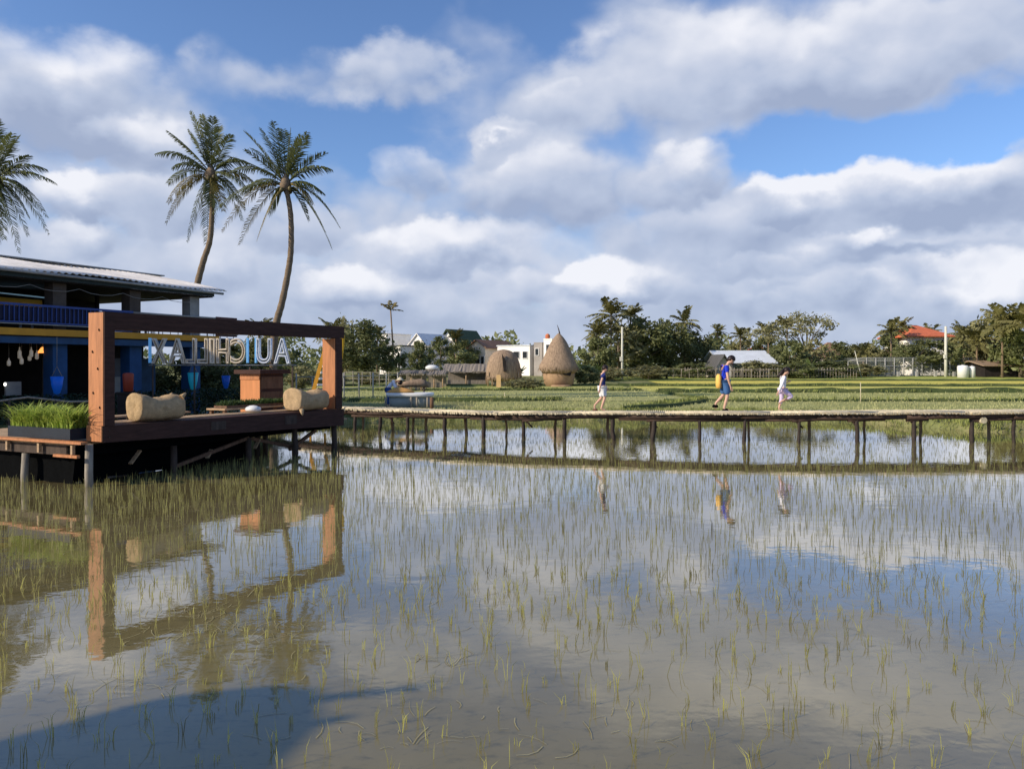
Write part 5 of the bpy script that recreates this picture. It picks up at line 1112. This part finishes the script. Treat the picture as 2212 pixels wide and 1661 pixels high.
def person(base, label, sc, J, cloth, hair_long=0, heading=0.0, group=None):
    """J: joints in the walking plane, x forward and z up, in metres; s is the sideways offset"""
    t = thing('person', label, 'person', base, group); ch, sh = cos(heading), sin(heading)
    def W(x, s, z): x *= GR; s *= GR; z *= GR; return V(base) + V((x * ch - s * sh, x * sh + s * ch, z))
    def L(a, b, q): return tuple(a[i] * (1 - q) + b[i] * q for i in range(3))
    j = {k: (v[0], v[1], v[2]) for k, v in J.items() if len(v) == 3}; hr = J['_head'][0] if '_head' in J else .095 * sc
    Vs = []; Es = []; idx = {}
    def add(k, p, r, par=None): idx[k] = len(Vs); Vs.append((W(*p), r)); Es.append((idx[par], idx[k])) if par else None
    s_ = sc
    add('pelvis', j['hip'], (.115 * s_, .10 * s_)); add('waist', L(j['hip'], j['chest'], .5), (.105 * s_, .085 * s_), 'pelvis'); add('chest', j['chest'], (.125 * s_, .10 * s_), 'waist'); add('neck0', L(j['chest'], j['neck'], .72), (.07 * s_, .055 * s_), 'chest'); add('neck', j['neck'], .045 * s_, 'neck0')
    hd = j['head']; up = (V(hd) - V(j['neck'])).normalized(); fw = V((up.z, 0, -up.x)); 
    if fw.x < 0: fw = -fw
    def H(f, u, s=0): q = V(hd) + fw * f * hr + up * u * hr; return (q.x, s * hr + hd[1], q.z)
    add('jaw', H(.12, -.72), hr * .62, 'neck'); add('face', H(.08, -.05), hr * .86, 'jaw'); add('skull', H(-.05, .45), hr * .80, 'face'); add('nose', H(.98, -.18), hr * .13, 'face')
    for sd, nm in ((-1, 'R'), (1, 'L')):
        add('ear' + nm, H(-.05, -.12, sd * .92), hr * .16, 'face')
        sh_ = (j['chest'][0] + J.get('shx', (0,))[0], sd * .16 * s_, j['chest'][2] + .10 * s_); el, ha = j['elbow' + nm], j['hand' + nm]
        add('sh' + nm, sh_, .052 * s_, 'chest'); add('ua' + nm, L(sh_, el, .5), .044 * s_, 'sh' + nm); add('el' + nm, el, .036 * s_, 'ua' + nm); add('fa' + nm, L(el, ha, .6), .030 * s_, 'el' + nm); wr = L(el, ha, .92); add('wr' + nm, wr, (.024 * s_, .020 * s_), 'fa' + nm)
        d = (V(ha) - V(el)).normalized(); f2 = V((d.z, 0, -d.x)); f2 = f2 if f2.x > 0 else -f2; pm = V(wr) + d * .045 * s_; add('pm' + nm, tuple(pm), (.030 * s_, .017 * s_), 'wr' + nm)
        for q, (of, ln) in enumerate(((.026, .070), (.009, .080), (-.009, .075), (-.025, .060))):
            k1 = pm + d * .035 * s_ + f2 * of * s_; k2 = k1 + d * ln * .5 * s_ + f2 * .004; k3 = k2 + (d * .8 + f2 * .5 * .4 + V((0, -sd * .5, 0)) * .4).normalized() * ln * .5 * s_
            add('f%s%d' % (nm, q), tuple(k1), .0085 * s_, 'pm' + nm); add('g%s%d' % (nm, q), tuple(k2), .0080 * s_, 'f%s%d' % (nm, q)); add('h%s%d' % (nm, q), tuple(k3), .0065 * s_, 'g%s%d' % (nm, q))
        th = V(wr) + d * .02 * s_ + f2 * .03 * s_; add('t' + nm, tuple(th), .010 * s_, 'pm' + nm); add('u' + nm, tuple(th + (d + f2 * .9).normalized() * .04 * s_), .0085 * s_, 't' + nm)
        hp = (j['hip'][0], sd * .085 * s_, j['hip'][2] - .04 * s_); kn, an = j['knee' + nm], j['ankle' + nm]; toe = j['toe' + nm]
        add('hp' + nm, hp, .082 * s_, 'pelvis'); add('th' + nm, L(hp, kn, .45), .074 * s_, 'hp' + nm); add('kn' + nm, kn, .052 * s_, 'th' + nm); add('cf' + nm, L(kn, an, .35), .050 * s_, 'kn' + nm); add('an' + nm, an, .033 * s_, 'cf' + nm)
        add('ft' + nm, L(an, toe, .45)[:2] + (L(an, toe, .6)[2],), (.036 * s_, .026 * s_), 'an' + nm); add('to' + nm, toe, (.036 * s_, .018 * s_), 'ft' + nm)
    skin_obj('body', Vs, Es, m_skin, t)
    for q, sd in enumerate((-1, 1)):
        g = MB(); c = W(*H(.83, .02, sd * .34)); g.lathe(c, [(.0, -.1 * hr), (.10 * hr, -.05 * hr), (.12 * hr, 0), (.10 * hr, .05 * hr), (.0, .1 * hr)], 8); part('eye', g, m_hair, t)
    g = MB(); g.tube([W(*H(.86, -.62, -.25)), W(*H(.92, -.62, 0)), W(*H(.86, -.62, .25))], .05 * hr, 5); part('mouth', g, M('lips', (.40, .14, .11), .5, .1, 3, 0), t)
    # hair
    g = MB(); n, mm = 16, 9; vs = []; 
    for i in range(mm + 1):
        th_ = pi * i / mm * .70
        for k in range(n):
            ph = 2 * pi * k / n; back = (1 - cos(ph)) / 2; t2 = th_ * (.62 + .62 * back); rr = .99 + .03 * sin(7 * ph) * sin(th_)
            vs.append(W(*H(rr * sin(t2) * cos(ph) * 1.02 - .05, rr * cos(t2) * 1.06 + .20, rr * sin(t2) * sin(ph) * .92)))
    g.add(vs, [(i * n + k, i * n + (k + 1) % n, (i + 1) * n + (k + 1) % n, (i + 1) * n + k) for i in range(mm) for k in range(n)] + [tuple((mm * n + k) for k in range(n))], True); part('hair', g, m_hair, t)
    if hair_long:
        a0 = H(-.75, .1); pts = [W(*a0), W(a0[0] - .10 * s_, 0, a0[2] - .10 * s_), W(a0[0] - .20 * s_, 0, a0[2] - .21 * s_), W(a0[0] - .26 * s_, 0, a0[2] - .29 * s_)]; part('ponytail', MB().tube(pts, [hr * .5, hr * .62, hr * .5, hr * .18], 9), m_hair, t)
    for c in cloth:
        Vs2 = []; E2 = []; id2 = {}
        def a2(k, p, r, par=None): id2[k] = len(Vs2); Vs2.append((W(*p), r)); E2.append((id2[par], id2[k])) if par else None
        if c['kind'] == 'top':
            lo = c.get('low', .0); hb = L(j['hip'], j['chest'], -lo); w0 = c.get('hem', .128)
            a2('b', hb, (w0 * 1.08 * s_, w0 * s_)); a2('w', L(j['hip'], j['chest'], .45), (.132 * s_, .112 * s_), 'b'); a2('c', j['chest'], (.150 * s_, .125 * s_), 'w'); a2('n', L(j['chest'], j['neck'], .68), (.085 * s_, .07 * s_), 'c')
            for sd, nm in ((-1, 'R'), (1, 'L')):
                sh_ = (j['chest'][0] + J.get('shx', (0,))[0], sd * .16 * s_, j['chest'][2] + .10 * s_); a2('s' + nm, sh_, .068 * s_, 'c'); a2('e' + nm, L(sh_, j['elbow' + nm], c.get('sleeve', .55)), .064 * s_, 's' + nm)
                if c.get('sleeve', .55) >= 1: a2('g' + nm, L(j['elbow' + nm], j['hand' + nm], .75), .046 * s_, 'e' + nm)
        else:
            a2('b', j['hip'], (.135 * s_, .118 * s_))
            for sd, nm in ((-1, 'R'), (1, 'L')):
                hp = (j['hip'][0], sd * .085 * s_, j['hip'][2] - .04 * s_); a2('h' + nm, hp, .100 * s_, 'b'); ln = c.get('leg', .7); f1 = .105 if c.get('loose') else .088
                if ln <= 1: a2('k' + nm, L(hp, j['knee' + nm], ln), f1 * s_, 'h' + nm)
                else:
                    a2('m' + nm, L(hp, j['knee' + nm], .5), .088 * s_, 'h' + nm); a2('k' + nm, j['knee' + nm], .068 * s_, 'm' + nm); a2('c' + nm, L(j['knee' + nm], j['ankle' + nm], ln - 1), .058 * s_, 'k' + nm)
        skin_obj(c['name'], Vs2, E2, c['mat'], t)
    return t, W
def deck_at(px, off): s = s_of_px(px, off); return bp(s, off), s
def cl(n, c, **k): return M(n, c, .8, .10, 6, .15, **k)
# boy walking away to the right
p, s = deck_at(1296, .55)
t, Wf = person((p.x, p.y, p.z + .01), 'boy in a navy shirt and white shorts stepping along the walkway', .86, dict(hip=(.07, 0, .70), chest=(.09, 0, 1.02), neck=(.11, 0, 1.15), head=(.15, 0, 1.25), _head=(.092,),
    kneeR=(.13, -.08, .40), ankleR=(.02, -.07, .07), toeR=(.15, -.07, .03), kneeL=(.06, .08, .38), ankleL=(-.15, .08, .16), toeL=(-.12, .08, .03), elbowR=(-.02, -.22, .84), handR=(-.06, -.21, .64), elbowL=(.16, .22, .84), handL=(.24, .2, .68)),
    [dict(kind='top', name='shirt', mat=cl('navy shirt cloth', (.012, .022, .13)), low=.12, sleeve=.55), dict(kind='legs', name='shorts', mat=cl('white shorts cloth', (.72, .74, .76)), leg=.97)], heading=.1)
part('shoe', MB().lathe(Wf(-.13, .08, .0), [(.05, 0), (.06, .03), (.045, .07)], 10, 1.6, .8), m_brown, t)
# man with bowed head
p, s = deck_at(1562, .60)
t, Wf = person((p.x, p.y, p.z + .01), 'person in royal blue shirt and dusty blue shorts walking with bowed head', 1.0, dict(hip=(.04, 0, .86), chest=(.07, 0, 1.20), neck=(.15, 0, 1.38), head=(.23, 0, 1.47), _head=(.115,), shx=(-.03,),
    kneeR=(.10, -.09, .46), ankleR=(.0, -.08, .08), toeR=(.15, -.08, .03), kneeL=(.04, .09, .46), ankleL=(-.19, .09, .22), toeL=(-.18, .09, .06), elbowR=(.05, -.26, .95), handR=(.14, -.24, .70), elbowL=(.10, .25, .96), handL=(.2, .2, .74)),
    [dict(kind='top', name='shirt', mat=cl('royal blue shirt cloth', (.012, .035, .50)), low=.10, sleeve=.6), dict(kind='legs', name='shorts', mat=cl('dusty blue shorts cloth', (.05, .13, .30)), leg=1.0, loose=1)], heading=.05)
for x, sd, z in ((-.20, .09, .10), (.04, -.08, .0)): part('shoe', MB().lathe(Wf(x, sd, z), [(.05, 0), (.062, .03), (.055, .07), (.03, .10)], 10, 1.7, .8), m_black, t)
g = MB(); c = V(Wf(-.135, -.02, .66)); g.lathe(c, [(.05, 0), (.11, .02), (.125, .20), (.11, .38), (.06, .45), (.02, .46)], 14, .75, 1.1, wob=.02); tt = thing('yellow_bag', 'yellow drawstring bag on the back of the person in royal blue', 'bag', c)
part('bag_body', g, M('yellow orange bag cloth', (.85, .50, .12), .7, .1, 5, .1), tt); part('strap', MB().tube([c + V((.03, -.12, .45)), Wf(.0, -.15, 1.36), Wf(.14, -.13, 1.22), Wf(.02, -.16, .95)], .012, 5), m_brown, tt)
# running girl
p, s = deck_at(1684, .50)
t, Wf = person((p.x, p.y, p.z + .01), 'girl in a white top and lilac leggings skipping on one leg with long dark hair', .80, dict(hip=(.09, 0, .62), chest=(.10, 0, .91), neck=(.13, 0, 1.05), head=(.20, 0, 1.14), _head=(.098,),
    kneeL=(.08, .07, .34), ankleL=(.0, .06, .07), toeL=(.11, .06, .03), kneeR=(.34, -.07, .42), ankleR=(.03, -.07, .29), toeR=(-.06, -.07, .22), elbowR=(-.02, -.20, .74), handR=(-.12, -.22, .55), elbowL=(.16, .2, .76), handL=(.27, .16, .82)),
    [dict(kind='top', name='top', mat=cl('white cotton top', (.80, .80, .84)), low=.05, sleeve=1.0), dict(kind='legs', name='leggings', mat=cl('pale lilac leggings', (.62, .52, .72)), leg=1.55)], hair_long=1, heading=.0)
# bending worker at the tub
b = P(838, 884, 37.4); b.z = gz(b.x, 37.4)
t, Wf = person((b.x, b.y, b.z), 'person in a white top and blue trousers bending over behind the white tub', 1.0, dict(hip=(.0, 0, .84), chest=(.22, 0, 1.10), neck=(.40, 0, 1.16), head=(.52, 0, 1.13), _head=(.11,),
    kneeR=(.03, -.1, .46), ankleR=(.0, -.1, .08), toeR=(.14, -.1, .03), kneeL=(.08, .1, .46), ankleL=(.1, .1, .08), toeL=(.24, .1, .03), elbowR=(.36, -.2, .84), handR=(.52, -.16, .72), elbowL=(.40, .2, .86), handL=(.6, .15, .76)),
    [dict(kind='top', name='shirt', mat=cl('white shirt cloth', (.72, .75, .82)), low=.08, sleeve=.9), dict(kind='legs', name='trousers', mat=cl('blue trousers cloth', (.03, .09, .28)), leg=1.9)], heading=.1)
g = MB(); c = V(Wf(.54, 0, 1.24)); g.lathe(c, [(.24, -.03), (.15, .02), (.07, .11), (.01, .14)], 16); part('sun_hat', g, M('pale straw hat', (.62, .55, .38), .9, .1, 5, .1), t)

# ------------------------------------------------------------------ unseen canopy added beside the viewer, outlined to throw the left foreground shadow
t = thing('shadow_canopy', 'unseen canopy added left of the viewpoint to throw the foreground shadow', 'canopy', (-9, 1.5, 0))
k = 3.0 / math.tan(SUN_EL); sx, sy = SUN_H.x * k, SUN_H.y * k
def C(x, y, z=3.0): q = z / 3.0; return V((x + sx * q, y + sy * q, z))
g = MB(); e = [(-6.5, 3.4), (-3.5, 4.85), (-2.7, 5.50), (-2.1, 5.64), (-1.75, 5.56), (-1.6, 5.0), (-1.9, 3.6), (-2.2, 1.5), (-6.5, 1.0)]
g.add([C(x, y, 3.0) for x, y in e] + [C(x, y, 3.0) + V((0, 0, .16)) for x, y in e], [tuple(range(9))[::-1], tuple(range(9, 18))] + [(i, (i + 1) % 9, (i + 1) % 9 + 9, i + 9) for i in range(9)])
part('roof', g, m_thatch, t)  # roof of the added unseen canopy, outlined to throw the shadow
for x, y in ((-6.2, 3.2), (-3.0, 4.7), (-1.7, 5.2), (-2.6, 2.0), (-6.2, 1.4)): q = C(x, y, 3.0); part('post', MB().cyl(V((q.x, q.y, -.4)), q, .09, n=8), m_grey, t)  # posts of the added unseen canopy
for x0_, y0_, x1_, y1_ in ((-1.85, 5.42, -.72, 5.72), (-1.7, 5.05, -1.2, 5.22)): q0, q1 = C(x0_, y0_, 2.95), C(x1_, y1_, 2.9); part('shadow_bar', MB().beam(q0, q1, .10, .08), m_grey, t)  # bars added to throw the thin stripes beyond the main shadow
# dark planting closing the view beside the restaurant, and small clutter in its shade
for px, pb, d, wd, h, k_, lb in ((352, 826, 38, 80, 66, 'dense', 'dark bush behind the restaurant below the first letters'), (400, 826, 38.5, 80, 78, 'dense', 'dark bush at the end wall of the restaurant'), (440, 826, 39, 80, 84, 'dense', 'dark bush filling the gap behind the middle letters'),
                                 (480, 828, 37, 80, 74, 'dense', 'dark bush behind the orange cabinet on the left'), (525, 828, 38, 70, 80, 'dense', 'dark bush right behind the orange cabinet'), (575, 828, 40, 60, 66, 'mid', 'green bush at the foot of the rightmost tall palm'), (300, 826, 37, 90, 60, 'dense', 'dark bush behind the ground floor near the tall frame post'),
                                 (655, 822, 58, 70, 46, 'olive', 'olive bush seen through the frame beside the yellow stair')):
    leafy(px, pb, d, wd, h, k_, lb, 'dark bushes at the end of the restaurant', 'garden_bush', .0)

# loose straw ends round the eaves of the two huts
for hut, eave, zs in (('thatched_hut', 43, 797), ('thatched_hut.001', 38, 814)):
    h_ = bpy.data.objects[hut]; c = ORG[hut]; kk = 70 / F; bx_ = 1207 if hut == 'thatched_hut' else 1088; b = P(bx_, 832, 70); b.z = gz(b.x, 70) - .05; ze = EYE - (zs - HY) * kk - b.z; g = MB()
    for q in range(900):
        a = U(0, 2 * pi); s_ = R() ** 1.5; r = eave * kk * (1 - .80 * s_) * (1.02); z = ze + s_ * (2.6 if hut == 'thatched_hut' else 2.1) * (1.0 if hut == 'thatched_hut' else .9) + .03; p = b + V((cos(a) * r, sin(a) * r * .95, z)); d = V((cos(a) * U(.1, .5), sin(a) * U(.1, .5), -U(.5, 1))).normalized() * U(.2, .5); w_ = V((-sin(a), cos(a), 0)) * U(.015, .035)
        g.add([p - w_, p + w_, p + d + w_ * .3, p + d - w_ * .3], [(0, 1, 2, 3)])
    part('straw_fringe', g, m_thatch, h_)

# loose boards and bright scraps in the dark under the deck
for u_, m_, z_, L_, lb in ((.9, .42, .32, .5, 'short pale plank end propped under the near part of the deck'), (2.9, .45, .22, .35, 'pale scrap of board in the dark under the middle of the deck'), (4.4, .5, .30, .4, 'slanting pale board under the deck below the white cushion')):
    g = MB(); g.beam(Q(u_, m_, z_), Q(u_ + L_ * .6, m_ + .1, z_ + L_ * .5), .09, .03); single('scrap_board', g, m_plank, lb, 'board', Q(u_, m_, z_))

g = MB()
for i in range(7000):
    d = 34.4 + 30 * R() ** 1.4; px = U(700, 2300); x = (px - CX) / F * d
    if d > 43.4 and x > 11 and d < 44.2: continue
    blades(g, x, d, gz(x, d) + .01, 2, U(.08, .17), .022 + .0004 * d, .15, .4)
struct('young_rice', g, M('young rice blades', (.36, .37, .16), .7, .3, .6, 0, transl=.3, c2=(.46, .46, .22)), 'stuff', fix=False)
